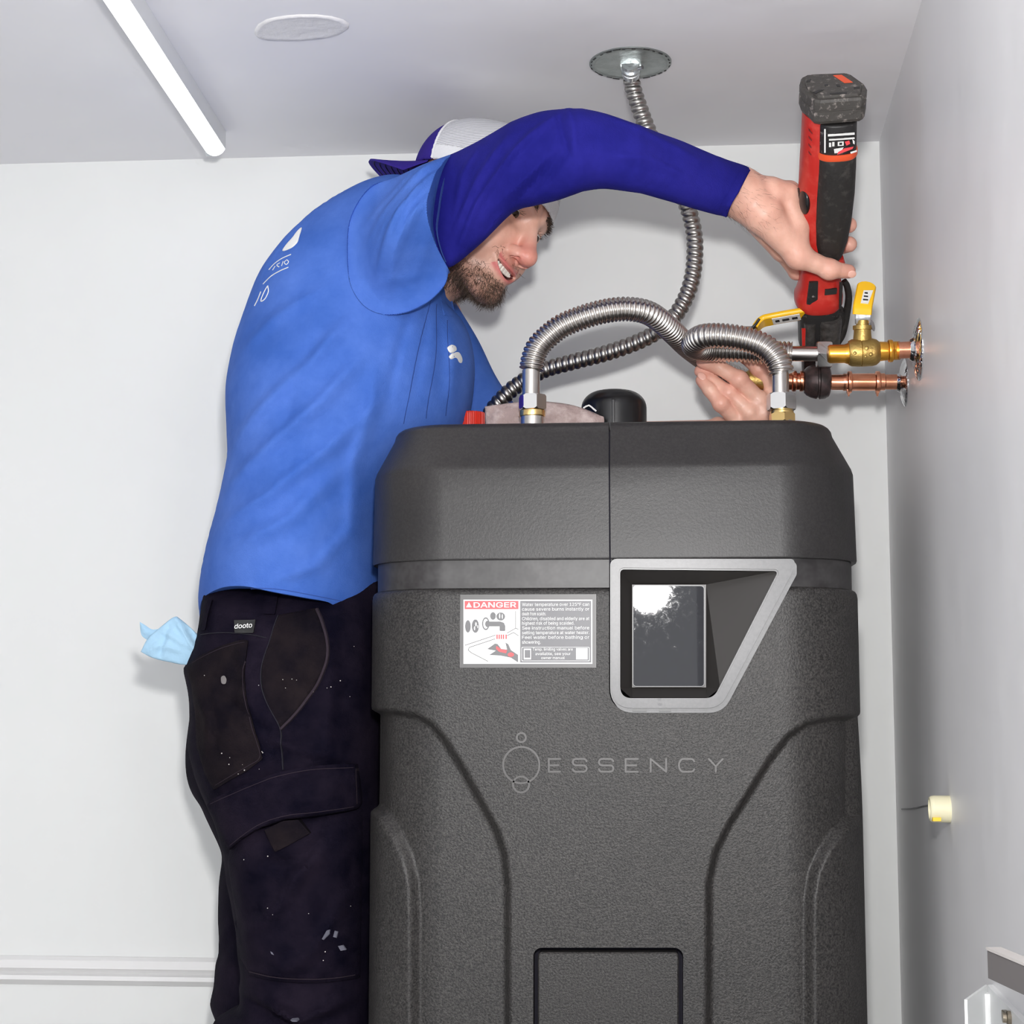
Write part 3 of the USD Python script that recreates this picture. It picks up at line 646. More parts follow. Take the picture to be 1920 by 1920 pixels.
for cx, cy, r in ((977.5, 1383, 8.5), (977.5, 1434.5, 34), (977, 1471, 15)):
    part('emblem_ring', raised(strokes([circ(cx, cy, r)], 0.0021), 0.0012), 'emboss', WH, False)

# warning label
def flat(g, lift, th=0.00025, Y=TY0): return extrude_xz(g, Y - lift - th, Y - lift)
R4 = lambda a, b, c, d: P1([(a, b), (c, b), (c, d), (a, d)])
WL = part('warning_label', extrude_xz(P1([(863, 1115), (1118, 1114), (1118, 1252), (862, 1252)]), TY0 - 0.0006, TY0 + 0.0006), 'label_plate', WH, False, label='grey plate with a danger picture and printed text')
L0 = 0.0006
part('print_field', flat(R4(869, 1124.5, 1111, 1245), L0), 'white_print', WL, False)
part('print_field', flat(R4(975.5, 1127, 1108.5, 1242), L0 + 0.0003), 'grey_print', WL, False)
part('print_field', flat(R4(871.5, 1127, 972, 1142), L0 + 0.0003), 'red_print', WL, False)
def text(s, px0, py_base, cap_px, px1=None, lift=0.0009, bold=True, Y=TY0):
    h = cap_px * Y / FPX; t = meshkit.text_mesh(s, h, 0.0002, bold); w = t.bounds[1][0] - t.bounds[0][0]
    p = at(px0, py_base, Y); sx = 1.0 if px1 is None else (at(px1, py_base, Y)[0] - p[0]) / w
    v = t.vertices; t.vertices = np.stack([p[0] + (v[:, 0] - t.bounds[0][0]) * sx, Y - lift - v[:, 2], p[2] + v[:, 1]], 1); return t
part('lettering', text('DANGER', 888, 1139.2, 9.6, 968, L0 + 0.0006), 'white_print', WL, False)
tri = Polygon(atv([(874, 1139), (885, 1139), (879.5, 1129)], TY0)[:, [0, 2]]); part('alert_triangle', flat(tri, L0 + 0.0006), 'white_print', WL, False)
tx = []
for s, x1, y in (('Water temperature over 125°F can', 1105, 1136.5), ('cause severe burns instantly or', 1105, 1145.2), ('death from scalds.', 1024, 1154), ('Children, disabled and elderly are at', 1105, 1163), ('highest risk of being scalded.', 1077, 1171.5),
                 ('See instruction manual before', 1105, 1180.5), ('setting temperature at water heater.', 1105, 1189.3), ('Feel water before bathing or', 1105, 1198), ('showering.', 1014, 1207)):
    tx.append(text(s, 979, y, 6.0, x1, L0 + 0.0006, False))
for s, x0, x1, y in (('Temp. limiting valves are', 999, 1074, 1220), ('available, see your', 1004, 1070, 1228.3), ('owner manual', 1015, 1059, 1236)):
    tx.append(text(s, x0, y, 5.2, x1, L0 + 0.0006, False))
part('lettering', cat_(tx), 'white_print', WL, False)
part('frame_line', flat(P1([(978, 1213), (1105.5, 1213), (1105.5, 1240), (978, 1240)], r=0.0012).difference(P1([(979.2, 1214.2), (1104.3, 1214.2), (1104.3, 1238.8), (979.2, 1238.8)], r=0.001)), L0 + 0.0006), 'white_print', WL, False)
part('phone_icon', flat(R4(982, 1216, 996, 1236.5).difference(R4(983.8, 1219, 994.2, 1233.5)), L0 + 0.0006), 'white_print', WL, False)
part('code_square', flat(R4(1080, 1215, 1102, 1236.5), L0 + 0.0006), 'white_print', WL, False)
g = [P1(circ(878, 1174.5, 1)).centroid]
def ellp(cx, cy, rx, ry): return Polygon(atv(arc(cx, cy, rx, ry, 0, 360, 28)[:-1], TY0)[:, [0, 2]])
dark = [ellp(877.5, 1174.5, 5.2, 11.5), ellp(891.5, 1174, 6.6, 12.5).difference(ellp(892.5, 1170.5, 1.6, 4)).difference(ellp(890, 1178, 1.3, 4)).difference(ellp(896, 1175, 1, 3)), ellp(924.5, 1155, 5.2, 7), ellp(939, 1156, 8, 7.5).difference(ellp(937, 1155, 1.3, 5)).difference(ellp(942, 1156, 1.2, 4.5)),
        ellp(911, 1169.5, 6.8, 12).difference(ellp(911, 1169.5, 5, 9.5)), ellp(914.5, 1170, 4.6, 6),
        P1([(914, 1165.5), (938, 1165.5), (945, 1168), (947.5, 1174), (947.5, 1183), (937, 1183), (937, 1174.5), (914, 1174.5)], r=0.001),
        P1([(936, 1208), (928, 1207), (914, 1217), (930, 1220), (918, 1228), (938, 1229), (958, 1233), (970, 1241), (971.5, 1241), (971.5, 1228), (958, 1219), (953, 1208), (948, 1205), (951, 1218), (940, 1217), (931, 1205), (929, 1204)])]
part('picture', flat(shapely.union_all([d for d in dark]), L0 + 0.0003), 'grey_ink', WL, False)
red = [P1([(931, 1211), (940, 1217.5), (951, 1219), (949, 1225), (936, 1222), (930, 1216)], r=0.0005), ellp(958, 1227.5, 6, 4)] + [R4(x, 1190, x + 2.2, 1198) for x in (931, 935, 939, 943, 948)]
part('picture', flat(shapely.union_all(red), L0 + 0.0006), 'red_print', WL, False)
ln = strokes([[(872, 1210), (929, 1191)], [(951, 1187), (967, 1178), (967, 1146)], [(967, 1178), (972, 1180)], [(915, 1240), (884, 1224), (878, 1219), (880, 1214), (928, 1198)], [(951, 1192), (963, 1186), (972, 1192)]], 0.0006)
part('picture', flat(ln, L0 + 0.0003), 'label_plate', WL, False)
for sx in (-1, 1):
    for y in (2.03, 2.31): part('base_foot', cyl((TX + sx * 0.2, y, 0), (TX + sx * 0.2, y, 0.07), 0.03), 'black', WH)

# connections on top of the heater
def collar(px, Y, levels, n=36):
    """A turned fitting standing upright: levels = (pixel row, half width in pixels)."""
    prof = []
    for py, hw in levels: prof.append((at(px, py, Y)[2], hw * Y / FPX))
    x = at(px, 760, Y)[0]; return lathe([(z - prof[0][0], r) for z, r in prof], (x, Y, prof[0][0]), (x, Y, prof[0][0] + 1), n)
def hexnut(px, Y, py0, py1, hw, ph=0.3):
    x = at(px, 760, Y)[0]; z0, z1 = at(px, py1, Y)[2], at(px, py0, Y)[2]; r = hw * Y / FPX; L = z1 - z0; c = L * 0.13
    a = man(lathe([(0, r), (L, r)], (x, Y, z0), (x, Y, z1), 6, ph)); b = man(lathe([(0, r * 0.92), (c, r * 1.01), (L - c, r * 1.01), (L, r * 0.92)], (x, Y, z0), (x, Y, z1), 48))
    return tm(a ^ b)
YN = 2.08
zt = lambda px, Y: 1307 - (Z_TOP - 1) * FPX / Y
part('inlet_nipple', collar(998, YN, [(zt(998, YN) + 6, 23), (781, 23), (780, 22)]), 'steel', WH)
part('inlet_collar', collar(998, YN, [(782, 24), (779, 25), (771, 25), (769, 22), (760, 21)]), 'brass', WH)
part('outlet_nipple', collar(1467, YN, [(zt(1467, YN) + 6, 22), (790, 22), (789, 21)]), 'steel', WH)
part('outlet_collar', hexnut(1466, YN, 776, 792, 25.5, 0.1), 'brass', WH)
part('outlet_collar', collar(1466, YN, [(777, 22), (772, 22), (771, 20), (760, 20)]), 'brass', WH)
# black dome
YD = 2.2; r = 62 * YD / FPX; xc = at(1151, 760, YD)[0]; zt_ = at(1151, 732, YD)[2]
part('vent_cap', lathe([(0, r), (zt_ - Z_TOP - 0.024, r)] + [(zt_ - Z_TOP - 0.024 + 0.0235 * math.sin(a), r * (0.42 + 0.58 * math.cos(a)) if a < 1.5 else r * 0.30) for a in np.linspace(0.2, 1.57, 9)] + [(zt_ - Z_TOP, r * 0.05)], (xc, YD, Z_TOP - 0.001), (xc, YD, Z_TOP + 1), 56), 'black', WH, label='round black cap on top')
part('vent_ridge', box((xc - 0.002, YD - r - 0.001, Z_TOP), (xc + 0.002, YD - r + 0.01, zt_ - 0.02), 0.0008), 'black', WH)
# red ribbed cap
YR = 2.2; r = 29 * YR / FPX; xc = at(881, 785, YR)[0]; zt_ = at(881, 774, YR)[2]
th_ = np.arange(120) * 2 * math.pi / 120; rr = r * (1 + 0.05 * np.sign(np.sin(th_ * 24)))
rows = [np.column_stack([xc + rr * k * np.cos(th_), YR + rr * k * np.sin(th_), np.full(120, z)]) for z, k in ((Z_TOP - 0.001, 0.98), (zt_ - 0.003, 1.0), (zt_ - 0.0005, 0.95), (zt_, 0.85))]
part('ribbed_cap', tube_rows(rows), 'red_cap', WH, 25, label='red ribbed plastic cap')
PD = thing('insulation_pad', 'crumpled pinkish grey insulation pad lying on the water heater', 'pad')
yz = zt(1000, 2.15)
ip = Inflated([(909, 762), (909, 762), (935, 758), (970, 754), (1010, 752), (1060, 757), (1095, 766), (1125, 779), (1133, 786), (1131, yz), (1131, yz), (1000, yz), (911, yz), (911, yz)], 2.145, 0.42, res=0.004, noise=0.004, noise_scale=60)
part('sheet', ip.mesh, 'pad', PD, 60)
part('torn_edge', wire([at(1094, 765, 2.13), at(1104, 760, 2.128), at(1112, 766, 2.13), at(1118, 771, 2.13)], 0.0012), 'paper', PD)

# ================================================================ hoses and conduit
def P3(l): return [at(x, y, Y) for x, y, Y in l]
def corrugated(path, r0, depth, pitch, n=28, helical=False, per=10):
    p, s = spline(path, pitch / per)
    def rad(q, th):
        ph = 2 * math.pi * q / pitch + (th if helical else 0)
        return r0 - depth + depth * np.abs(np.cos(ph / 2)) ** 0.6
    return sweep(p, s, rad, n)
HA = thing('flexible_hose', 'corrugated steel hose arching up from the heater inlet below the bearded man', 'hose')
pa = P3([(996.5, 692, YN), (1000, 672, YN), (1008, 652, YN), (1023, 635, YN), (1049, 614, YN), (1080, 599.5, YN), (1119, 587, YN), (1158, 580, 2.085), (1190, 580.5, 2.09), (1216, 587, 2.10), (1239, 602, 2.12), (1263, 624, 2.15), (1290, 650, 2.20), (1325, 676, 2.25), (1362, 698, 2.28), (1392, 712, 2.30)])
part('corrugated_tube', corrugated(pa, 0.0160, 0.0034, 0.0055), 'steel', HA, True)
part('sleeve', collar(996, YN, [(745, 16), (742, 17), (695, 17), (692, 15)]), 'steel', HA)
part('hex_nut', hexnut(999, YN, 741, 769, 26.5, 0.35), 'nut', HA)
c = at(976, 755, YN - 0.018); part('blue_tape', tm(man(hexnut(999, YN, 743, 766, 27.2, 0.35)).trim_by_plane([-1, 0, 0], -at(983, 755, YN)[0])), 'cap_blue', HA)
HB = thing('flexible_hose', 'corrugated steel hose looping back from the heater outlet to the lever valve on the wall', 'hose')
pb = P3([(1465, 700, YN), (1462, 684, YN), (1450, 664, 2.082), (1427, 646, 2.085), (1390, 634, 2.088), (1350, 629, 2.09), (1318, 631, 2.10), (1301, 642, 2.125), (1306, 652, 2.15), (1335, 655, 2.168), (1390, 657, 2.172), (1440, 661, 2.17), (1485, 663, 2.168)])
part('corrugated_tube', corrugated(pb, 0.0162, 0.0034, 0.0055), 'steel', HB, True)
part('sleeve', collar(1464, YN, [(745, 15), (742, 16), (700, 16), (697, 14)]), 'steel', HB)
part('hex_nut', hexnut(1465, YN, 739, 769, 28.5, 0.2), 'nut', HB)
YU = 2.165
part('sleeve', cyl(at(1482, 663, YU), at(1536, 663, YU), 14.5 * YU / FPX, 36, 0.001), 'steel', HB)
def hex_x(px0, px1, py, Y, hw, ph):
    a, b = at(px0, py, Y), at(px1, py, Y); r = hw * Y / FPX; L = np.linalg.norm(b - a); c = L * 0.12
    m = man(lathe([(0, r), (L, r)], a, b, 6, ph)); k = man(lathe([(0, r * 0.93), (c, r), (L - c, r), (L, r * 0.93)], a, b, 48)); return tm(m ^ k)
part('hex_nut', hex_x(1531, 1559, 665, YU, 27, 0.12), 'nut', HB)
CD = thing('flexible_conduit', 'ribbed grey steel conduit hanging from the round ceiling plate behind the man', 'conduit')
pc = P3([(1183, 138, 2.165), (1187, 165, 2.17), (1197, 197, 2.175), (1213, 240, 2.18), (1243, 310, 2.19), (1283, 375, 2.20), (1298, 420, 2.21), (1303, 465, 2.215), (1298, 520, 2.22), (1281, 568, 2.225), (1252, 607, 2.23), (1205, 637, 2.235), (1140, 661, 2.24), (1080, 677, 2.245), (1020, 694, 2.25), (975, 719, 2.25), (945, 744, 2.25), (920, 775, 2.255), (905, 815, 2.26)])
part('ribbed_tube', corrugated(pc, 0.0118, 0.0026, 0.0092, 24, True, 9), 'conduit', CD, True)
pcl = on_ceiling(1182, 117)
part('connector', lathe([(0, 0.0118), (0.010, 0.0118), (0.010, 0.0136), (0.014, 0.0136), (0.014, 0.0118), (0.018, 0.0118), (0.0185, 0.0130), (0.0225, 0.0130), (0.023, 0.0115), (0.030, 0.0115)], pcl + [0, 0, 0.0], at(1184, 150, 2.166), 36), 'zinc', CD)
part('connector_screw', cyl(pcl + [0.011, -0.007, -0.012], pcl + [0.016, -0.012, -0.012], 0.0025, 12), 'zinc', CD)
# ceiling plate
PT = thing('ceiling_plate', 'round galvanized cover plate on the ceiling with conduit coming out', 'plate')
R_ = 0.0545
part('disc', lathe([(0, R_), (0.0018, R_), (0.0026, R_ - 0.0015), (0.0030, R_ - 0.006), (0.0014, R_ - 0.010), (0.0014, 0.012)], pcl + [0, 0, -0.0002], pcl - [0, 0, 1.0], 72), 'plate', PT, 25)
rs = np.random.default_rng(3); sl = []
for k in range(26):
    a = k * 2 * math.pi / 26 + rs.uniform(-0.05, 0.05); w = rs.uniform(0.0015, 0.005); rr = R_ - rs.uniform(0.0005, 0.003)
    cc_ = pcl + [rr * math.cos(a), rr * math.sin(a), -0.0026]; tdir = np.array([-math.sin(a), math.cos(a), 0])
    sl.append(bar(cc_ - tdir * w, cc_ + tdir * w, rs.uniform(0.001, 0.0028), 0.0012))
part('rim_notch', cat_(sl), 'ink', PT, False, kind='stuff')

# ================================================================ wall plates, copper pipes, valves
wn = np.array([-1.0, WDIR[0], 0.0]); wn /= np.linalg.norm(wn)      # out of the right wall, into the room
def wall_plate(px, py, rad, label, tiltz):
    p = on_wall(px, py); t_ = thing('escutcheon', label, 'pipe cover plate', None)
    d = wn + np.array([0, 0, tiltz]); d /= np.linalg.norm(d); r = rad
    part('flange', lathe([(0, r), (0.0012, r), (0.002, r * 0.97), (0.004, r * 0.86), (0.0065, r * 0.62), (0.008, r * 0.40), (0.012, r * 0.33), (0.012, r * 0.30)], p + d * 0.0002, p + d, 56), 'chrome', t_, 40)
    return p
pu = wall_plate(1724, 655, 0.0395, 'round chrome plate round the upper brass valve pipe on the right wall', 0.0)
pl_ = wall_plate(1698, 717, 0.0325, 'round chrome plate round the lower copper pipe on the right wall', 0.0)
YL = pl_[1]
def run_x(prof, py, Y, pyr=None, n=40):
    """A turned run along a horizontal pipe; prof = (pixel column, half height in pixels) from left to right."""
    x0, x1 = prof[0][0], prof[-1][0]; a = at(x0, py, Y); b = at(x1, py if pyr is None else pyr, Y); L = np.linalg.norm(b - a)
    return lathe([((x - x0) / (x1 - x0) * L, h * Y / FPX) for x, h in prof], a, b, n)
CU = thing('copper_pipe', 'short copper stub between the brass lever valve and its chrome plate', 'pipe')
part('tube', run_x([(1684, 15.8), (1722, 15.8)], 657, pu[1], 655), 'copper', CU)
BV = thing('ball_valve', 'brass ball valve with an upright yellow lever beside the wall', 'valve')
yu = (YU + pu[1]) / 2
part('press_end', run_x([(1552, 15), (1556, 17.5), (1583, 17.5), (1590, 20), (1594, 20)], 664, yu, 663), 'brass_orange', BV, 40)
part('valve_body', run_x([(1590, 18), (1591, 22.5), (1597, 25.5), (1613, 26.5), (1614, 25.5), (1615, 26.5), (1636, 26), (1643, 24), (1649, 19)], 662, yu, 660, 48), 'brass_old', BV, 40)
part('press_end', run_x([(1646, 17), (1649, 18.5), (1664, 17.5), (1666, 21), (1669, 21.5), (1673, 21), (1675, 17.8), (1687, 17.2), (1689, 15.5)], 659, yu, 657), 'brass_orange', BV, 40)
q0, q1_ = at(1617, 645, yu), at(1617, 605, yu - 0.004)
part('stem_neck', lathe([(0, 0.0125), (0.012, 0.0112), (0.018, 0.0108), (0.0185, 0.0122), (0.0235, 0.0122), (0.024, 0.008), (0.030, 0.008)], q0, q1_, 32), 'brass_old', BV, 30)
part('handle_nut', hex_x(1610, 1628, 604, yu - 0.004, 7, 0.2), 'brass_orange', BV)
for dx, dz, rr in ((-14, 2, 0.0022), (8, -7, 0.003), (16, 4, 0.0025), (6, 8, 0.002)):
    c = at(1617 + dx, 660 + dz, yu - 0.0172); part('cast_mark', trimesh.creation.icosphere(2, rr).apply_transform(trimesh.transformations.scale_and_translate([1, 0.5, 1], c)), 'brass_old', BV, True)
def strap(path, width_dir, w, t, wf=None):
    """A flat bar bent along path; width_dir across it."""
    p, s = spline(path, 0.002); tt = np.gradient(p, axis=0); tt /= np.linalg.norm(tt, axis=1, keepdims=True); rows = []
    for i in range(len(p)):
        a = np.asarray(width_dir, float); a = a - tt[i] * (a @ tt[i]); a /= np.linalg.norm(a); b = np.cross(tt[i], a); W = w * (1 if wf is None else wf(s[i] / s[-1])) / 2; h = t / 2; c = min(h, W) * 0.6
        rows.append(np.array([p[i] + a * x + b * y for x, y in ((-W + c, -h), (W - c, -h), (W, -h + c), (W, h - c), (W - c, h), (-W + c, h), (-W, h - c), (-W, -h + c))]))
    return tube_rows(rows)
tipf = lambda q: 1.0 if q < 0.86 else math.sqrt(max(0.02, 1 - ((q - 0.86) / 0.15) ** 2))
part('lever_arm', strap([at(1618, 606, yu - 0.006), at(1618, 596, yu - 0.009), at(1618, 584, yu - 0.010)], RGT + np.array([0, 0, 0.10]), 0.0205, 0.003), 'zinc', BV)
wdir = RGT + np.array([0, 0, -0.02])
lp = [at(1616.5, 590, yu - 0.010), at(1617.5, 575, yu - 0.011), at(1621, 557, yu - 0.004), at(1626, 531, yu + 0.012)]
part('lever', strap(lp, wdir, 0.0245, 0.0052, tipf), 'yellow', BV, 40, label='yellow vinyl lever with a sticker')
def quad_face(c, lift, Yn): return c
stk = [at(1613.5, 569, yu - 0.0125), at(1628, 570, yu - 0.0125), at(1637, 546, yu + 0.001), at(1619, 546, yu - 0.0005)]
nrm = np.cross(stk[1] - stk[0], stk[3] - stk[0]); nrm /= np.linalg.norm(nrm); nrm = nrm if nrm[1] < 0 else -nrm
s0 = [p + nrm * 0.0018 for p in stk]; part('sticker', trimesh.Trimesh(np.array(s0 + [p - nrm * 0.0014 for p in stk])).convex_hull, 'paper', BV, False)
for k, (u0, u1) in enumerate(((0.2, 0.6), (0.2, 0.75), (0.2, 0.85))):
    f_ = 0.78 - k * 0.27; a = s0[0] + (s0[3] - s0[0]) * f_ + (s0[1] - s0[0]) * u0; b = s0[0] + (s0[3] - s0[0]) * f_ + (s0[1] - s0[0]) * u1
    part('sticker_print', bar(a + nrm * 0.0001, b + nrm * 0.0001, 0.0009, 0.0022, up=(s0[3] - s0[0])), 'ink', BV, False)
part('wire_tag', lathe([(0, 0.006), (0.001, 0.0075), (0.002, 0.006)], at(1635, 611, yu - 0.002), at(1635, 611, yu - 0.002) + np.array([1, -0.45, 0.15]), 24), 'zinc', BV)
LC = thing('copper_pipe', 'lower copper pipe with pressed ring couplings held in the tool jaw', 'pipe')
part('tube', run_x([(1478, 14.3), (1700, 14.3)], 717, YL, 716), 'copper', LC)
part('press_coupling', run_x([(1560, 14.5), (1580, 14.8), (1582, 16.3), (1588, 16.3), (1589.5, 20.5), (1593, 21), (1596, 20.5), (1597.5, 16.3), (1640, 16.3), (1642, 20), (1645.5, 20.5), (1649, 20), (1650.5, 16.3), (1658, 16.3), (1660, 14.5)], 717, YL, 716, 48), 'copper', LC, 40)
for px in (1591, 1645):
    c = at(px, 735, YL); part('press_fin', tm(m3.Manifold.batch_hull([man(box(c + [-0.0022, -0.005, 0], c + [0.0022, 0.005, 0.004])), man(box(c + [-0.0008, -0.001, -0.006], c + [0.0008, 0.001, -0.005]))])), 'copper', LC)
part('press_coupling', run_x([(1476, 15.5), (1484, 15.5), (1486, 19.5), (1489, 20), (1492, 19.5), (1494, 15.5), (1499, 15.5), (1500, 19), (1503, 19.5), (1506, 19), (1508, 15.5), (1514, 14.5)], 714, YL, 715, 48), 'copper', LC, 40)
LV = thing('ball_valve', 'brass ball valve behind the looping hose with a slanted yellow lever', 'valve')
part('valve_body', run_x([(1384, 15), (1388, 16), (1400, 16), (1404, 20), (1428, 20), (1434, 16), (1470, 15.5), (1480, 15)], 712, YL + 0.004, 714, 40), 'brass_old', LV, 40)
part('stem_neck', cyl(at(1424, 700, YL + 0.004), at(1416, 622, YL - 0.01), 0.009, 24), 'brass_old', LV)
part('stem_nut', hex_x(1392, 1408, 617, YL - 0.012, 6, 0.1), 'nut', LV)
ly = YL - 0.02
part('lever_arm', strap([at(1399, 622, ly + 0.005), at(1410, 618, ly), at(1418, 611, ly), at(1424, 603, ly)], np.array([0.2, 1, 0.12]), 0.030, 0.0035), 'tool_black', LV)
ldir = np.array([0.06, 1, -0.26])
part('lever', strap([at(1417, 616, ly), at(1424, 607, ly), at(1432, 602, ly), at(1444, 599, ly - .002), at(1470, 594, ly - 0.005), at(1500, 589, ly - 0.009), at(1533, 583, ly - 0.014)], ldir, 0.026, 0.0075, tipf), 'yellow', LV, 40, label='yellow vinyl lever seen edge on')
und = np.cross(at(1500, 589, ly - 0.009) - at(1444, 599, ly - .002), ldir); und /= np.linalg.norm(und); und = und if und[2] < 0 else -und
stk = [at(1448, 598.5, ly - .003) + und * .0036, at(1500, 589.5, ly - .010) + und * .0036]
part('sticker', strap([stk[0], (stk[0] + stk[1]) / 2, stk[1]], ldir, 0.017, 0.0012), 'paper', LV, 40)
for k, (u0, u1) in enumerate(((0.1, 0.25), (0.35, 0.6), (0.7, 0.9))):
    a = stk[0] + (stk[1] - stk[0]) * u0; b = stk[0] + (stk[1] - stk[0]) * u1; o = und * .0006; part('sticker_print', strap([a + o, (a + b) / 2 + o, b + o], ldir, 0.006, 0.0006), 'ink', LV)

# ================================================================ things on the right wall
PG = thing('pipe_plug', 'cream plastic pipe stub sticking out of the right wall', 'pipe stub')
pw = on_wall(1781, 1517); a = pw - wn * 0.004; b = pw + wn * 0.0225
part('stub', lathe([(0, 0.0150), (0.022, 0.0150), (0.0245, 0.0145), (0.0265, 0.013), (0.0265, 0.011), (0.020, 0.0105), (0.020, 0.001)], a, b, 40), 'cream', PG, 40)
part('paint_mark', box(b + [0.001, -0.0153, -0.0125], b + [0.010, -0.0080, -0.0085]), 'yellow_mark', PG)
WI = thing('thin_wire', 'thin dark wire along the right wall beside the cream stub', 'wire')
part('strand', wire([on_wall(1692, 1517) + wn * 0.001, on_wall(1712, 1516) + wn * 0.001, on_wall(1735, 1511) + wn * 0.001, on_wall(1749, 1510) + wn * 0.001], 0.0009), 'grey_ink', WI)
def wallbox(Y0, Y1, z0, z1, out, back=0.003, r=0.0):
    v = [(XW(Y) + o * wn[0], Y + o * wn[1]) for Y, o in ((Y0, -back), (Y1, -back), (Y1, out), (Y0, out))]
    t = trimesh.creation.extrude_polygon(Polygon(v), z1 - z0, engine='earcut'); t.apply_translation([0, 0, z0]); return t
MC = thing('metal_channel', 'grey metal channel slanting out from the right wall above the white panel', 'channel')
ca = at(1851, 1781, 1.40); cd = (lambda d: d / d[1])(at(730, 1307, 1.0) - CAM); cd[2] = 0; cb = ca - cd * 0.335; hgt = ca[2] - at(1852, 1834, 1.40)[2]
cn = np.array([1.0, -cd[0], 0.0]); cn /= np.linalg.norm(cn)
def slab(p, q, out, z0, z1): return trimesh.Trimesh(np.array([[*(e + cn * o)[:2], z] for e in (p, q) for o in (0.0, out) for z in (z0, z1)])).convex_hull
part('rail', slab(ca, cb, 0.010, ca[2] - hgt, ca[2]), 'galv', MC, False)
part('flange', slab(ca - cn * 0.001, cb - cn * 0.001, 0.0125, ca[2], ca[2] + 0.0022), 'galv_light', MC, False)
WP = thing('wall_panel', 'white open-flap metal panel at the foot of the right wall', 'panel')
zp = on_wall(1862, 1846)[2]; YP = on_wall(1862, 1846)[1]
part('case', wallbox(1.0, YP, 0.25, zp, 0.006), 'white_metal', WP, False)
hp = np.array([XW(YP) + wn[0] * 0.007, YP, zp]); fl = at(1808, 1874, 1.0); dz_ = (1.0 - zp) / (1.0 - fl[2]); fp = at(1808, 1874, dz_)
part('flap', trimesh.Trimesh(np.array([[*(p[:2] + o), z] for p in (hp, fp) for o in (np.zeros(2), np.array([0.0025, -0.001])) for z in (0.3, zp)])).convex_hull, 'white_metal', WP, False)
part('hinge_post', cyl((*(hp[:2] + [-0.001, -0.010]), 0.3), (*(hp[:2] + [-0.001, -0.010]), zp - 0.006), 0.0075, 20), 'white_metal', WP)
pb_ = on_wall(1908, 1909); bc = pb_ + wn * 0.006
part('latch', lathe([(0, 0.0062), (0.003, 0.0062), (0.004, 0.0045), (0.007, 0.0042)], bc, bc + wn, 28), 'bolt', WP)
part('latch_tab', box(bc + [-0.004, 0.000, -0.0042], bc + [0.001, 0.020, 0.0036], 0.001), 'bolt', WP)

# ================================================================ the man
MAN = thing('person', 'man in a blue shirt, navy work trousers and backward cap bending over the heater', 'person')
fullN = lambda px, xs, ys: np.interp(np.asarray(px, float)[:, 0], xs, ys)

# ---- head frame: forward, left, up
def ax(a, b, c):
    v = a * RGT + b * FWD + c * UPV; return v / np.linalg.norm(v)
HF = ax(.733, -.563, -.385); HU = ax(.53, .116, .84); HU -= HF * (HU @ HF); HU /= np.linalg.norm(HU); HL = np.cross(HU, HF)
HC = at(908, 392, 2.2); HR = np.stack([HF, HL, HU])          # rows: local axes in the world
to_w = lambda q: HC + np.asarray(q, float) @ HR
to_l = lambda P: (P - HC) @ HR.T
NECK = at(800, 500, 2.20)
def head_sdf(P):
    q = to_l(P); qa = q.copy(); qa[:, 1] = np.abs(qa[:, 1])
    d = el(q, (-.014, 0, .030), (.099, .078, .088))
    d = smin(d, el(q, (.028, 0, -.030), (.062, .060, .080)), .03)
    d = smin(d, rc(qa, (.000, .052, -.062), (.072, .016, -.100), .019, .018), .022)         # jaw
    d = smin(d, rc(q, (.074, 0, -.094), (.076, 0, -.102), .0185, .0175), .016)                # chin
    d = smin(d, rc(qa, (.060, .038, -.026), (.020, .062, -.018), .0175, .012), .022)         # cheekbone
    d = smin(d, el(qa, (.062, .034, -.052), (.022, .019, .024)), .018)                       # cheek of the smile
    d = smin(d, rc(qa, (.080, .008, .019), (.066, .044, .022), .0105, .009), .014)          # brow
    d = smin(d, el(q, (.066, 0, -.069), (.030, .031, .026)), .014)                           # round the mouth
    d = smax(d, -el(qa, (.094, .032, -.004), (.018, .017, .012)), .012)                      # sockets
    d = smin(d, rc(q, (.083, 0, .010), (.106, 0, -.036), .0078, .0120), .010)               # nose
    d = smin(d, el(q, (.109, 0, -.041), (.0140, .0138, .0128)), .006)
    d = smin(d, el(qa, (.098, .0135, -.0445), (.0125, .0085, .0095)), .004)
    d = smin(d, rc(qa, (.092, .017, -.044), (.078, .031, -.062), .003, .004), .006)          # fold beside the nose
    d = smax(d, -el(qa, (.1020, .0120, -.0520), (.0075, .0048, .0058)), .0012)               # nostrils
    # eyelids
    e = np.linalg.norm(qa - np.array([.0690, .032, 0]), axis=1) - .0135
    d = smin(d, e, .004)
    d = smax(d, -el(qa, (.0850, .0325, -.0005), (.0150, .0128, .0056)), .0010)
    # mouth
    zc = -.0730 + 9.0 * q[:, 1] ** 2; m = q.copy(); m[:, 2] -= zc
    ys = np.linspace(-.027, .027, 9); lipx = lambda y: .0935 - 10 * y * y
    lip = np.full(len(P), 9.0)
    for s, hz, r in ((1, .0072, .0036), (-1, .0085, .0048)):
        for a, b in zip(ys[:-1], ys[1:]):
            f = lambda y: (lipx(y), y, s * hz * (1 - (y / .0285) ** 2))
            lip = np.minimum(lip, rc(m, f(a), f(b), r, r))
    d = smin(d, lip, .004)
    d = smax(d, -el(m, (.0960, 0, 0), (.0240, .0265, .0062)), .002)
    # ears, neck
    d = smin(d, el(qa, (-.008, .079, -.006), (.019, .008, .030)), .006)
    d = smin(d, rc(P, to_w((-.022, 0, -.045)), NECK, .056, .060), .025)
    return d
head_mesh = nets(head_sdf, (HC - .2), (HC + [.16, .19, .17]), 0.0017)

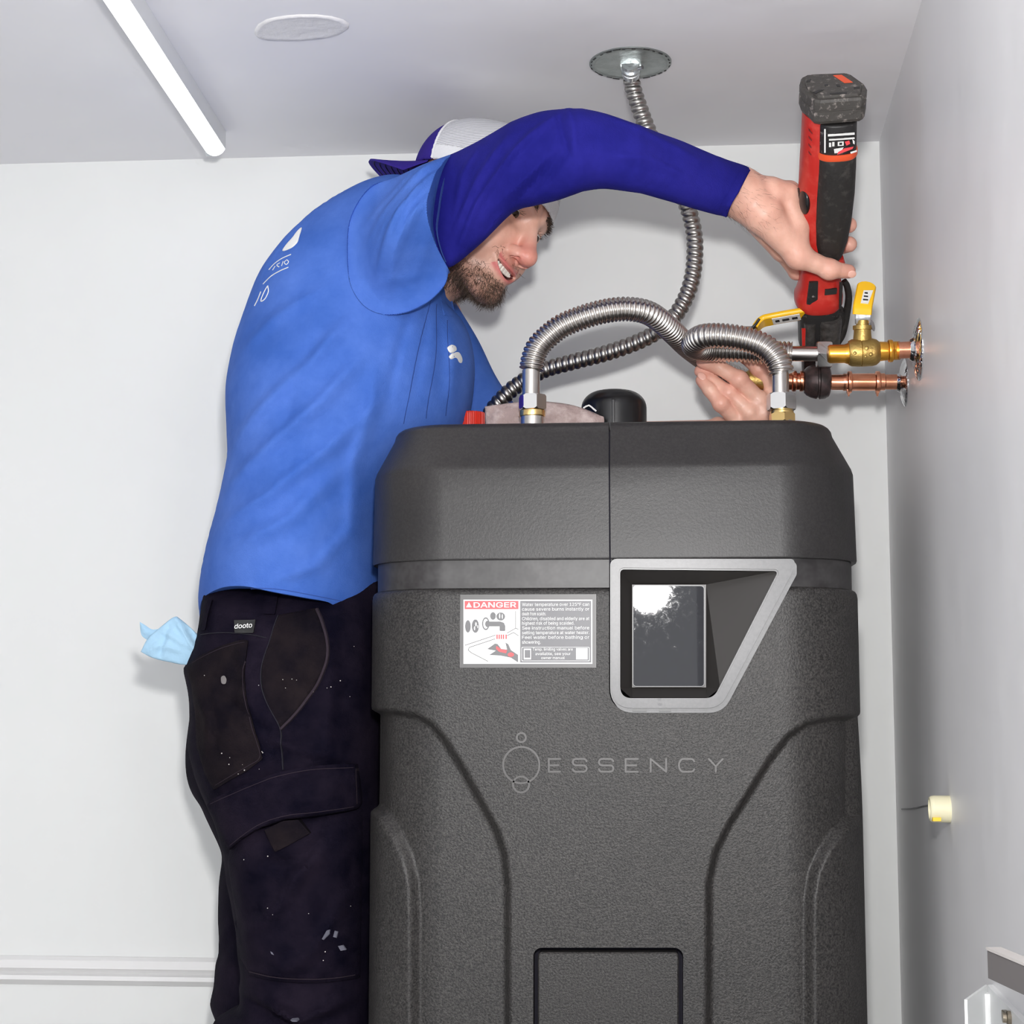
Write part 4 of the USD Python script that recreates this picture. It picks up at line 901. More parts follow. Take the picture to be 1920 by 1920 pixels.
# ---- right hand on the tool
def Yt(py): return 2.29 - 0.30 * (720 - py) / 550
def chain(P, pts, rad, k=.004):
    d = None
    for a, b, ra, rb in zip(pts[:-1], pts[1:], rad[:-1], rad[1:]):
        x = rc(P, a, b, ra, rb); d = x if d is None else smin(d, x, k)
    return d
RW = at(1386, 360, 2.085); RE = at(1085, 283, 1.93); RS = at(715, 455, 2.07)
R_MCP = [at(1466, 468, 2.150), at(1478, 432, 2.150), at(1486, 394, 2.135), at(1481, 357, 2.115)]
R_F = [[R_MCP[0], at(1494, 509, 2.185), at(1535, 512, 2.215), at(1568, 500, 2.212)],
       [R_MCP[1], at(1510, 462, 2.185), at(1562, 466, 2.195), at(1592, 458, 2.158)],
       [R_MCP[2], at(1515, 420, 2.172), at(1564, 425, 2.180), at(1592, 422, 2.146)],
       [R_MCP[3], at(1512, 375, 2.150), at(1552, 385, 2.162), at(1574, 386, 2.135)]]
R_T = [at(1432, 402, 2.085), at(1497, 480, 2.105), at(1555, 505, 2.118), at(1591, 509, 2.128)]
def rhand_sdf(P):
    d = rc(P, RE + (RW - RE) * .35, RW, .024, .0275)
    for m, r in zip(R_MCP, (.0155, .0145, .0135, .0120)): d = smin(d, rc(P, RW, m, .0255, r), .010)
    d = smin(d, chain(P, [RW, R_T[0], R_T[1]], (.0275, .0245, .0150)), .014)
    d = smin(d, rc(P, R_T[0], R_MCP[1], .020, .012), .012)
    d = smin(d, chain(P, [at(1450, 362, 2.09), at(1476, 366, 2.094), at(1495, 425, 2.100), R_T[1]], (.020, .0165, .0150, .0145)), .010)
    for f, r in zip(R_F, ((.0130, .0110, .0100, .0090), (.0130, .0110, .0108, .0104), (.0125, .0105, .0104, .0102), (.0115, .0095, .0085, .0080))):
        d = smin(d, chain(P, f, r), .005)
    d = smin(d, chain(P, R_T[1:], (.0148, .0118, .0092), .006), .007)
    d = smin(d, np.linalg.norm(P - R_T[2], axis=1) - .0125, .006)
    c = R_T[3] + UPV * .0058 + FWD * -.0062 + RGT * -.001                                       # flat bed of the thumb nail
    return d
rlo = np.min([RW, *R_MCP, *[p for f in R_F for p in f], *R_T, RE + (RW - RE) * .6], axis=0) - .04
rhi = np.max([RW, *R_MCP, *[p for f in R_F for p in f], *R_T, RE + (RW - RE) * .6], axis=0) + .04
rhand_mesh = nets(rhand_sdf, rlo, rhi, 0.0016)

# ---- left hand round the back of the fitting
LW = at(1436, 818, 2.245); LE = at(950, 828, 2.30); LS = at(838, 585, 2.345); LM = at(888, 690, 2.335)
L_MCP = [at(1453, 730, 2.226), at(1424, 752, 2.216), at(1405, 773, 2.214), at(1384, 790, 2.222)]
L_F = [[L_MCP[0], at(1423, 691, 2.212), at(1398, 669, 2.224), at(1376, 657, 2.234)],
       [L_MCP[1], at(1386, 711, 2.200), at(1347, 688, 2.204), at(1318, 679, 2.211)],
       [L_MCP[2], at(1366, 737, 2.208), at(1333, 712, 2.216), at(1313, 696, 2.224)],
       [L_MCP[3], at(1352, 757, 2.205), at(1331, 731, 2.208), at(1316, 713, 2.214)]]
def lhand_sdf(P):
    d = rc(P, LE, LW, .024, .024)
    for m, r in zip(L_MCP, (.0150, .0145, .0140, .0130)): d = smin(d, rc(P, LW, m, .023, r), .007)
    d = smin(d, rc(P, LW, at(1436, 775, 2.22), .022, .016), .006)
    F = None
    for f, r in zip(L_F, ((.0115, .0104, .0095, .0085), (.0118, .0108, .0098, .0090), (.0112, .0100, .0092, .0084), (.0112, .0102, .0095, .0086))):
        x = chain(P, f, r, .003); x = smin(x, np.linalg.norm(P - f[1], axis=1) - r[1] * 1.10, .004); F = x if F is None else smin(F, x, .0008)
    d = smin(d, F, .003)
    d = smin(d, chain(P, [LW, at(1395, 812, 2.262), at(1346, 795, 2.255)], (.021, .014, .010)), .006)
    return d
llo = np.min([LW, *L_MCP, *[p for f in L_F for p in f]], axis=0) - .045; lhi = np.max([LW, *L_MCP, *[p for f in L_F for p in f]], axis=0) + .045; llo[0] -= .05
lhand_mesh = nets(lhand_sdf, llo, lhi, 0.0016)

# ---- the rest of the body under the clothes
CH, BE, PE = at(690, 560, 2.2), at(585, 890, 2.2), at(545, 1190, 2.2)
def core_sdf(P):
    d = chain(P, [NECK, CH, BE, PE], (.055, .105, .088, .095), .03)
    d = smin(d, chain(P, [at(770, 470, 2.16), at(800, 425, 2.10), at(960, 320, 2.01), at(1090, 287, 1.965), at(1085, 283, 1.95) * .45 + RW * .55], (.04, .026, .024, .023, .024), .02), .015)
    d = smin(d, chain(P, [at(790, 520, 2.26), LS, LM, LE, LE + (LW - LE) * .6], (.022, .016, .016, .020, .0225), .02), .012)
    for y0, y1, x0 in ((2.14, 2.14, 560), (2.27, 2.29, 540)):
        hip = at(x0, 1250, y0); kn = at(x0 - 5, 1960, y1); an = at(x0 + 5, 2640, y1); an[2] = .10; foot = an + [.13, 0, -.06]
        d = smin(d, chain(P, [hip, kn, an, foot], (.080, .050, .035, .032), .02), .03)
    return d
core_mesh = nets(core_sdf, (-.70, 1.84, -.02), (.35, 2.44, 1.75), 0.008)
bodies = [man(x) for x in (core_mesh, head_mesh, rhand_mesh, lhand_mesh)]
body = tm(m3.Manifold.batch_boolean(bodies, m3.OpType.Add))
comp = body.split(only_watertight=False); body = max(comp, key=lambda c: len(c.faces))
def skin_tint(P):
    n = len(P); col = np.tile([0.77, 0.445, 0.345], (n, 1)); q = to_l(P); qa = q.copy(); qa[:, 1] = np.abs(qa[:, 1]); near = np.linalg.norm(q, axis=1) < .2
    def mixin(w, c):
        w = np.clip(w, 0, 1)[:, None] * near[:, None]; col[:] = col * (1 - w) + np.array(c) * w
    blob = lambda c, r: np.exp(-np.sum(((qa - np.array(c)) / np.array(r)) ** 2, axis=1))
    mixin(blob((.107, 0, -.042), (.020, .022, .022)) * .9, (.78, .24, .20))
    mixin(blob((.070, .040, -.035), (.03, .022, .022)) * .35, (.78, .36, .27))
    mixin(blob((.080, .030, -.015), (.012, .018, .009)) * .5, (.52, .27, .19))
    # stubble and beard ground
    bd = np.clip((-.048 - q[:, 2]) / .022, 0, 1) * np.clip((q[:, 0] + .03) / .02, 0, 1)
    sideb = np.clip((np.abs(q[:, 1]) - .048) / .012, 0, 1) * np.clip((.035 - q[:, 0]) / .02, 0, 1) * np.clip((.02 - q[:, 2]) / .02, 0, 1) * np.clip((q[:, 0] + .01) / .015, 0, 1)
    lipz = np.abs(q[:, 2] - (-.0730 + 9 * q[:, 1] ** 2)); clear = np.exp(-(np.maximum(lipz - .012, 0) / .006) ** 2) * (qa[:, 1] < .032) * (q[:, 0] > .05)
    cheek = np.clip((q[:, 0] - .03) / .03, 0, 1) * np.clip((.02 - np.abs(qa[:, 1] - .036)) / .02, 0, 1) * np.clip((q[:, 2] + .092) / .02, 0, 1)
    mixin(np.maximum(bd * (1 - .6 * clear) * (1 - .7 * cheek), sideb) * .60, (.22, .115, .075))
    zc = q[:, 2] - (-.0730 + 9 * q[:, 1] ** 2); lp = np.exp(-((np.abs(zc) - .0068) / .0042) ** 2) * (qa[:, 1] < .0275) * (q[:, 0] > .068)
    mixin(lp * .9, (.66, .17, .17))
    inside = (np.abs(zc) < .0052) & (qa[:, 1] < .025) & (q[:, 0] > .05) & (q[:, 0] < .0885); mixin(inside * 1.0, (.10, .015, .015))
    dh = np.min([np.linalg.norm(P - p, axis=1) for p in [f[1] for f in R_F] + [f[1] for f in L_F] + [R_T[1], R_T[2], R_MCP[3]] + [f[3] for f in L_F] + [R_T[3], R_F[1][3], R_F[2][3]]], axis=0)
    w = np.exp(-(dh / .014) ** 2)[:, None] * .55; col = col * (1 - w) + np.array([.80, .30, .24]) * w
    return col
part('body', body, 'skin', MAN, True, tint=skin_tint(np.asarray(body.vertices)))

# ---- face parts
for s in (1, -1):
    c = to_w((.0690, s * .032, 0)); ey = part('eyeball', trimesh.creation.icosphere(3, .0122).apply_translation(c), 'eye', MAN, True)
    g = HF * .94 + HL * (-.10) - HU * .30; g /= np.linalg.norm(g)
    part('iris', lathe([(0, .0062), (.0008, .0060), (.0016, .0042), (.0020, .0005)], c + g * .0106, c + g, 24), 'iris', ey, True)
for k in range(8):
    y = (k - 3.5) * .0061; w = (.0068, .0062, .0060, .0056)[min(3, abs(int(k - 3.5 + (.5 if k > 3 else -.5))) - 0 if False else int(abs(k - 3.5)))]
    x = .0872 - 11 * y * y; z = -.0730 + 9 * y * y + .0030; yaw = math.atan(-22 * y)
    b = box((-.0025, -w / 2, -.0042), (.0020, w / 2, .0045), .0014); R = np.eye(4); R[:3, :3] = [[math.cos(yaw), -math.sin(yaw), 0], [math.sin(yaw), math.cos(yaw), 0], [0, 0, 1]]; R[:3, 3] = (x, y, z)
    b.apply_transform(R); b.vertices = to_w(b.vertices); part('tooth', b, 'teeth', MAN, 40)
def curves(name, strands, widths, m, parent):
    pts = np.vstack(strands).astype(np.float32); c = UsdGeom.BasisCurves.Define(stage, uniq(parent, name))
    c.CreateTypeAttr('linear'); c.CreatePointsAttr(Vt.Vec3fArray.FromNumpy(pts)); c.CreateCurveVertexCountsAttr(Vt.IntArray([len(s) for s in strands]))
    c.CreateWidthsAttr(Vt.FloatArray.FromNumpy(np.concatenate([np.linspace(w, w * .35, len(s)) for w, s in zip(widths, strands)]).astype(np.float32))); c.SetWidthsInterpolation('vertex')
    UsdShade.MaterialBindingAPI.Apply(c.GetPrim()).Bind(M[m]); return c
body.fix_normals() if body.volume < 0 else None
BV_, BN_ = np.asarray(body.vertices), np.asarray(body.vertex_normals); BL = to_l(BV_)
def grow(mask, n, length, flow, curl, width, seed, weight=None, segs=5):
    r = np.random.default_rng(seed); idx = np.where(mask)[0]
    if len(idx) == 0: print('no roots', seed); return [np.zeros((2, 3)) + [0, 2, .5]], np.array([1e-5])
    if weight is not None:
        w = weight[idx]; idx = r.choice(idx, n, p=w / w.sum())
    else: idx = r.choice(idx, n)
    out = []
    for i in idx:
        p = BV_[i] + r.normal(0, .0009, 3); d = BN_[i] * .8 + flow + r.normal(0, curl, 3); d /= np.linalg.norm(d); L = length * r.uniform(.5, 1.3); s = [p]
        for k in range(segs):
            d = d + flow * .35 + r.normal(0, curl * .8, 3); d /= np.linalg.norm(d); s.append(s[-1] + d * L / segs)
        out.append(np.array(s))
    return out, r.uniform(.7, 1.3, len(out)) * width
q = BL; inface = np.linalg.norm(q, axis=1) < .19
bw = np.clip((-.045 - q[:, 2]) / .03, 0, 1) * np.clip((q[:, 0] + .035) / .02, 0, 1) * np.clip((.14 + q[:, 2]) / .03, 0, 1)
sb_ = np.clip((np.abs(q[:, 1]) - .046) / .012, 0, 1) * np.clip((.040 - q[:, 0]) / .02, 0, 1) * (q[:, 0] > -.012) * np.clip((.03 - q[:, 2]) / .02, 0, 1)
zc = q[:, 2] - (-.0730 + 9 * q[:, 1] ** 2); nolip = ~((np.abs(zc) < .0125) & (np.abs(q[:, 1]) < .031) & (q[:, 0] > .05))
cheekless = 1 - .93 * np.clip((q[:, 0] - .02) / .025, 0, 1) * np.clip((q[:, 2] + .095) / .02, 0, 1)
moust = np.exp(-((q[:, 2] + .060 - 6 * q[:, 1] ** 2) / .006) ** 2) * (np.abs(q[:, 1]) < .034) * (q[:, 0] > .06) * (q[:, 0] < .099)
neckless = q[:, 2] > -.128
wt = np.maximum(np.maximum(bw * cheekless, sb_), .55 * moust) * inface * nolip * neckless
fl = (HF * .15 - HU * .75)
st, wd = grow(wt > .14, 5200, .0105, fl, .5, .00042, 11, wt ** 1.4); curves('beard', st, wd, 'hair', MAN)
st, wd = grow(wt > .14, 1300, .0115, fl, .6, .00046, 12, wt ** 1.4); curves('beard', st, wd, 'hair_grey', MAN)
for s in (1, -1):
    bwgt = np.exp(-((q[:, 2] - .0235 + 1.5 * np.maximum(s * q[:, 1] - .034, 0) ** 1 * .25) / .0035) ** 2) * (s * q[:, 1] > .012) * (s * q[:, 1] < .050) * (q[:, 0] > .045) * inface
    st, wd = grow(bwgt > .1, 300, .007, HL * s * .9 + HU * .15, .12, .00045, 20 + s, bwgt, 4); curves('eyebrow', st, wd, 'hair', MAN)
    lw = np.exp(-((np.linalg.norm(q - np.array([.0765, s * .0325, .0035]), axis=1) - .008) / .004) ** 2) * (q[:, 2] > .0025) * (q[:, 2] < .006) * (q[:, 0] > .07) * (np.abs(s * q[:, 1] - .0325) < .013)
    if (lw > .2).sum() > 5:
        st, wd = grow(lw > .2, 45, .0055, HF * .9 + HU * .35, .12, .00035, 30 + s, lw, 4); curves('eyelash', st, wd, 'hair', MAN)
hw = (np.linalg.norm(BV_ - at(1385, 400, 2.06), axis=1) < .05) * 1.0 + .25 * (np.linalg.norm(BV_ - RW, axis=1) < .042)
st, wd = grow(hw > .1, 330, .011, (RW - RE) / np.linalg.norm(RW - RE) * .9 - UPV * .25, .3, .00017, 40, hw); curves('arm_hair', st, wd, 'hair', MAN)
# finger nails
def nail(c, n, along, w, l):
    n = np.asarray(n, float); n /= np.linalg.norm(n); along = along - n * (along @ n); along /= np.linalg.norm(along); a = np.cross(n, along)
    t = trimesh.creation.icosphere(3, 1.0); v = t.vertices; t.vertices = c + v[:, :1] * a * w + v[:, 1:2] * along * l + v[:, 2:3] * n * .0016; return t
def nail_on(sdf, tip, prev, n, w, l):
    al = tip - prev; al /= np.linalg.norm(al); n = n - al * (n @ al); n /= np.linalg.norm(n); p = tip + al * .001
    for _ in range(12): p = p - n * sdf(p[None])[0]
    return nail(p - n * .0002, n, al, w, l)
part('finger_nail', nail_on(rhand_sdf, R_T[3], R_T[2], -UPV * .45 - FWD * .8, .0052, .0062), 'nail', MAN, True)
part('finger_nail', nail_on(rhand_sdf, R_F[1][3], R_F[1][2], -FWD * 1.0 + RGT * .25, .0048, .0062), 'nail', MAN, True)
for k in (1, 3): part('finger_nail', nail_on(lhand_sdf, L_F[k][3], L_F[k][2], -FWD * .9 + UPV * .5, .0052, .0068), 'nail', MAN, True)

# ---- shirt
C2 = lambda l: [p for x in l for p in ([x[:2], x[:2]] if len(x) == 3 else [x])]           # a third entry marks a corner
def segs(l, marks):
    """Indices of the source segments that start at the marked points (after corners are doubled)."""
    out, k = [], 0
    for i, x in enumerate(l):
        k += 2 if len(x) == 3 else 1
        if i in marks: out.append(k - 1)
    return out
tz = lambda py, Y: at(600, py, Y)[2]
torso_l = [(374, 1158, 1), (377, 1132), (382, 1105), (393, 1052), (407, 1000), (421, 950), (431, 902), (437, 865), (434, 815), (431, 745), (435, 700), (446, 648), (466, 588), (489, 526), (528, 470), (568, 428), (602, 400), (642, 372), (692, 345), (745, 332), (795, 345), (832, 392), (850, 455), (847, 520), (843, 572), (866, 600), (884, 642), (889, 700), (878, 780), (850, 835), (778, 890), (745, 970), (735, 1080), (733, 1172, 1), (690, 1166), (668, 1156), (654, 1141), (615, 1134), (565, 1125), (522, 1116), (490, 1114), (457, 1117), (415, 1127), (390, 1140)]
z_lo, z_hi = tz(1000, 2.2), tz(620, 2.2)
fo = [([(815, 530), (796, 608), (770, 729), (757, 800)], 5, -.005), ([(820, 565), (817, 670), (798, 785)], 5, -.004), ([(838, 592), (843, 707), (836, 782)], 5, -.004),
      ([(700, 640), (640, 720), (560, 790), (470, 870)], 12, .0090), ([(730, 700), (650, 800), (540, 890), (450, 960)], 13.5, .0105), ([(745, 790), (660, 880), (560, 960), (440, 1020)], 12, .0090),
      ([(690, 900), (600, 1000), (480, 1060)], 13.5, .0075), ([(740, 720), (735, 800), (700, 900), (690, 1060)], 10.5, .0090), ([(650, 590), (560, 640), (480, 700)], 12, .0060),
      ([(640, 380), (560, 470), (500, 560)], 10.5, .0060), ([(660, 640), (600, 760), (580, 900)], 14, -.003), ([(700, 1000), (640, 1080), (560, 1110)], 9, .0060), ([(860, 640), (864, 700), (858, 780)], 6.75, .0090)]
TO = Inflated(C2(torso_l), 2.2, 1.0, open_=segs(torso_l, range(33, 44)), res=0.0055, folds=fo, noise=.0035, noise_scale=22, kfun=lambda x, z: 1.50 + (1.17 - 1.50) * np.clip((z - z_lo) / (z_hi - z_lo), 0, 1))
SH = part('shirt', TO.mesh, 'tee', MAN, 70)
slv_l = [(692, 346), (655, 402), (648, 470), (655, 530), (680, 571), (716, 587), (762, 582), (802, 562), (832, 531), (840, 502, 1), (823, 470), (815, 430), (821, 380), (837, 322), (857, 285, 1), (800, 312), (745, 329)]
Ys = 2.045
fo = [([(832, 340), (760, 430), (690, 560)], 7.2, 0.0105), ([(850, 300), (770, 370), (672, 480)], 6.3, 0.0090), ([(818, 400), (760, 480), (715, 575)], 6.3, 0.0105), ([(835, 500), (780, 525), (700, 540)], 4.5, 0.0090), ([(836, 500), (800, 520), (740, 548)], 3.6, -0.0075), ([(836, 505), (800, 545), (750, 570)], 4.5, 0.0090), ([(830, 515), (800, 560), (770, 575)], 3.6, -0.0060), ([(822, 450), (780, 520), (760, 570)], 5.4, 0.0075), ([(790, 330), (720, 390), (668, 440)], 7.2, 0.0090), ([(842, 320), (790, 380), (735, 450), (700, 510)], 4.5, -0.0060)]
SL = Inflated(C2(slv_l), Ys, 1.15, open_=segs(slv_l, range(9, 14)), res=0.0045, folds=fo, noise=.002)
# the sleeve grows out of the shirt at the armhole
def blend(S, T, hole_px, reach, lift):
    x, z = S.near[:, 0], S.near[:, 2]; inside = shapely.contains_xy(T.pg, x, z); ty = np.minimum(T.y(x, z) - lift, 2.056)
    L = LineString(atv(hole_px, T.Yc - .15)[:, [0, 2]]); w = np.clip(shapely.distance(L, shapely.points(np.stack([x, z], 1))) / reach, 0, 1); w = w * w * (3 - 2 * w)
    y = S.near[:, 1].copy(); ty = np.where(inside, ty, 2.056); S.near[:, 1] = ty * (1 - w) + np.minimum(y, ty) * w
    from scipy.spatial import cKDTree
    v = S.mesh.vertices.view(np.ndarray).copy(); d, i = cKDTree(np.stack([x, y, z], 1)).query(v); ok = d < 1e-7; v[ok] = S.near[i[ok]]; S.mesh.vertices = v
    S._i = LinearNDInterpolator(S.P, S.near[:, 1], fill_value=np.nan)
blend(SL, TO, [(692, 346), (655, 402), (648, 470), (655, 530), (680, 571), (716, 587), (762, 582), (802, 562), (825, 540)], .085, .0012)
part('short_sleeve', SL.mesh, 'tee', SH, 70)
far_l = [(820, 550), (845, 556), (867, 588), (898, 640), (928, 702), (957, 747), (992, 795), (1012, 850), (960, 880), (880, 880), (835, 800), (812, 700), (802, 610)]
FA = Inflated(C2(far_l), 2.325, 1.05, res=0.005, folds=[([(880, 640), (884, 710), (872, 800)], 6, -.004), ([(905, 670), (900, 740), (890, 800)], 9, .004)], noise=.002)
part('short_sleeve', FA.mesh, 'tee', SH, 70)
part('seam', SL.ribbon([(848, 300), (832, 345), (824, 385), (819, 430), (826, 466), (836, 492)], .0016, .0006), 'blue_seam', SH)
part('seam', TO.ribbon([(470, 1104), (522, 1105), (600, 1119), (645, 1128)], .0012, .0005), 'blue_seam', SH)
for l in ([(814, 545), (796, 608), (770, 729), (757, 795)], [(819, 570), (817, 670), (799, 785)], [(839, 600), (843, 707), (836, 780)]): part('seam', TO.ribbon(l, .0011, .0004), 'blue_seam', SH)
part('collar_rib', TO.ribbon([(835, 545), (838, 575), (841, 592)], .012, .003), 'tee', SH)
# white print on the back and chest
def px_shape(pts, T=TO, curve=True): return pts
for pts in ([(566, 427), (561, 445), (557, 456), (545, 466), (530, 471), (535, 461), (548, 446), (557, 434)],):
    part('back_print', TO.patch(pts, .0012, .0025), 'white_print', SH, 60)
for l, w in (([(546, 477), (528, 485), (514, 495), (504, 506)], .0022), ([(541, 501), (523, 509), (507, 519), (493, 533)], .0022), ([(502, 536), (496, 546), (490, 560), (490, 565), (497, 560), (503, 547), (502, 536)], .0022), ([(489, 547), (484, 560), (477, 574)], .0028),
             ([(538, 487), (533, 492), (537, 496), (541, 491), (538, 487)], .0016), ([(531, 490), (528, 499)], .0018), ([(525, 493), (519, 497), (524, 501)], .0018), ([(516, 499), (511, 507)], .0022)):
    part('back_print', TO.ribbon(l, w, .0009, .0012), 'white_print', SH, 60)
part('chest_print', TO.patch([(839, 651), (853, 648), (856, 657), (847, 662), (842, 660)], .0012, .0025), 'white_print', SH, 60)
part('chest_print', TO.patch([(842, 668), (852, 662), (861, 661), (867, 672), (866, 680), (861, 680), (856, 671), (846, 674)], .0012, .0025), 'white_print', SH, 60)

# ---- dark undersleeve
arm_l = [(765, 345, 1), (800, 314), (857, 288), (900, 268), (960, 232), (1015, 213), (1070, 208), (1130, 215), (1200, 238), (1280, 268), (1350, 297), (1395, 312), (1409, 318, 1), (1386, 360), (1361, 403, 1), (1345, 401), (1300, 389), (1240, 371), (1180, 357), (1130, 351), (1092, 356), (1070, 364), (1040, 374), (1000, 383), (962, 394), (905, 450), (862, 488), (843, 500), (815, 500), (780, 470), (765, 420)]
ap_ = C2(arm_l); aY = fullN(ap_, [760, 860, 960, 1085, 1200, 1409], [2.085, 2.05, 1.985, 1.945, 1.975, 2.085])
fo = [([(846, 480), (900, 400), (980, 320), (1050, 262)], 6.8, 0.0096), ([(850, 440), (900, 360), (960, 290)], 6.8, 0.0080), ([(862, 488), (930, 420), (1010, 375), (1060, 330)], 4.25, -0.0096), ([(880, 470), (960, 400), (1040, 340)], 5.1, 0.0064), ([(1052, 250), (1062, 300), (1075, 350)], 5.1, -0.0064), ([(1068, 240), (1082, 290), (1085, 345)], 5.95, 0.0064),
      ([(1000, 395), (1040, 370), (1075, 335)], 4.25, -0.0064), ([(1120, 250), (1220, 280), (1320, 310)], 7.65, 0.0048), ([(1140, 340), (1220, 330), (1300, 350)], 6.8, 0.0048), ([(900, 290), (870, 340), (850, 420)], 5.95, 0.0048)]
AR = Inflated(ap_, aY, 0.95, kfun=lambda x, z: np.interp(x, [at(800, 400, 2.03)[0], at(900, 400, 2.0)[0]], [.80, 1.0]), open_=segs(arm_l, (12, 13)), res=0.0042, folds=fo, noise=.0018, noise_scale=35)
UN = part('undersleeve', AR.mesh, 'sleeve', MAN, 70, label='dark royal blue long sleeve')
part('cuff_seam', AR.ribbon([(1392, 314), (1370, 357), (1347, 398)], .0014, .0005), 'cap_blue', UN)
part('cuff', AR.patch([(1392, 313), (1407, 319), (1385, 361), (1362, 401), (1346, 399), (1370, 357)], .0016, .003, curve=False), 'sleeve', UN, 60)

part('undersleeve', lathe([(0, .0225), (.02, .0232), (.10, .0232), (.125, .0230)], LE + (LW - LE) * .02, LW, 32), 'sleeve', MAN, 60)

# ---- trousers
leg_l = [(387, 1090, 1), (380, 1150), (372, 1205), (352, 1247), (346, 1253), (357, 1290), (362, 1325), (361, 1365), (358, 1400), (366, 1440), (379, 1476), (393, 1509), (408, 1540), (421, 1590), (428, 1622), (440, 1690), (447, 1740), (450, 1790), (457, 1824), (452, 1850), (456, 1876), (430, 1893), (404, 1912), (398, 1945), (425, 2010), (448, 2120), (462, 2300), (470, 2500), (472, 2690, 1), (640, 2690, 1), (655, 2400), (682, 2150), (708, 1960), (716, 1800), (718, 1600), (718, 1400), (718, 1200), (716, 1090, 1)]
fo = [([(520, 1370), (600, 1400), (690, 1420)], 7.2, 0.0072), ([(470, 1310), (520, 1350), (560, 1390)], 5.6, -0.0054), ([(430, 1600), (445, 1680), (470, 1760)], 6.4, 0.0072), ([(640, 1560), (560, 1680), (480, 1740)], 12.8, 0.0108), ([(520, 1600), (600, 1600), (650, 1540)], 7.2, -0.0108), ([(680, 1850), (600, 1880), (520, 1850)], 8.8, 0.0144), ([(620, 1930), (560, 1880), (470, 1850)], 7.2, -0.0108), ([(600, 1905), (540, 1915), (420, 1905)], 7.2, 0.0144), ([(540, 1830), (560, 1870), (600, 1890)], 5.6, 0.0108), ([(690, 1640), (620, 1760), (560, 1800)], 10.4, 0.0072),
      ([(480, 1180), (500, 1260), (500, 1340)], 7.2, 0.0072), ([(400, 1290), (430, 1350), (420, 1420)], 9.6, 0.0072), ([(450, 1300), (470, 1320), (490, 1315)], 4, -0.0072), ([(640, 1180), (650, 1300), (640, 1400)], 11.2, 0.0054)]
LG = Inflated(C2(leg_l), 2.135, 1.12, open_=segs(leg_l, (28,)), res=0.006, folds=fo, noise=.0055, noise_scale=34)
fl_l = [(390, 1095, 1), (382, 1180), (366, 1300), (354, 1390), (352, 1430), (356, 1465), (366, 1490), (382, 1512), (390, 1532), (402, 1556), (416, 1585), (422, 1602), (416, 1640), (414, 1668), (413, 1720), (415, 1777), (408, 1802), (405, 1840), (400, 1862), (396, 1882), (405, 1904), (425, 1960), (445, 2100), (455, 2300), (460, 2480, 1), (600, 2480, 1), (625, 2200), (655, 1900), (670, 1700), (690, 1500), (700, 1300), (706, 1095, 1)]
zf0, zf1 = tz(1420, 2.28), tz(1100, 2.28)
FL = Inflated(C2(fl_l), 2.285, 1.0, kfun=lambda x, z: 1 - .42 * np.clip((z - zf0) / (zf1 - zf0), 0, 1), open_=segs(fl_l, (24,)), res=0.008, folds=[([(416, 1780), (440, 1740), (460, 1720)], 8, .006)], noise=.003)
try:
    tr = tm(man(LG.mesh) + man(FL.mesh))
    if len(tr.faces) < 1000: raise ValueError
except Exception:
    tr = cat_([LG.mesh, FL.mesh])
TRS = part('trousers', tr, 'trouser', MAN, 60)
bp = [(350, 1250), (366, 1236), (415, 1211), (457, 1199), (466, 1201), (462, 1235), (459, 1265), (462, 1305), (472, 1345), (486, 1392), (493, 1423), (466, 1444), (402, 1481), (385, 1450), (370, 1400), (366, 1330), (360, 1285)]
part('back_pocket', LG.patch(bp, .0035, .005, curve=False), 'trouser_worn', TRS, 60)
part('front_pocket', LG.patch([(524, 1153), (592, 1140), (602, 1162), (612, 1192), (615, 1222), (609, 1252), (590, 1292), (560, 1332), (528, 1366), (504, 1322), (492, 1287), (492, 1250), (506, 1205)], .0022, .005, curve=False), 'trouser_worn', TRS, 60)
cg = [(432, 1592), (440, 1560), (680, 1515), (680, 1600), (678, 1700), (676, 1832), (617, 1841), (560, 1842), (520, 1839), (470, 1827), (452, 1795), (446, 1740), (438, 1680), (428, 1620)]
part('cargo_pocket', LG.patch(cg, .004, .006, curve=False, puff=.008), 'trouser', TRS, 60)
fp_ = [(394, 1509), (402, 1498), (440, 1481), (490, 1460), (527, 1447), (590, 1435), (652, 1431), (671, 1432), (676, 1462), (680, 1505), (674, 1515), (652, 1520), (590, 1529), (540, 1535), (490, 1552), (455, 1574), (435, 1592), (417, 1557), (405, 1530)]
part('pocket_flap', LG.patch(fp_, .017, .005, curve=False), 'trouser', TRS, 60)
part('flap_tab', LG.patch([(502, 1554), (537, 1537), (565, 1535), (587, 1560), (555, 1578), (522, 1595)], .019, .004, curve=False), 'trouser_worn', TRS, 60)
for l in ([(594, 1141), (603, 1162), (612, 1192), (615, 1222), (609, 1252), (590, 1292), (560, 1332), (527, 1367)],):
    part('pocket_seam', LG.ribbon(l, .0045, .0048), 'stitch', TRS)
for l in ([(522, 1153), (505, 1205), (491, 1250), (491, 1287), (503, 1322), (526, 1367), (529, 1410), (531, 1443)],):
    part('side_seam', LG.ribbon(l, .0018, .0030), 'dark_seam', TRS)
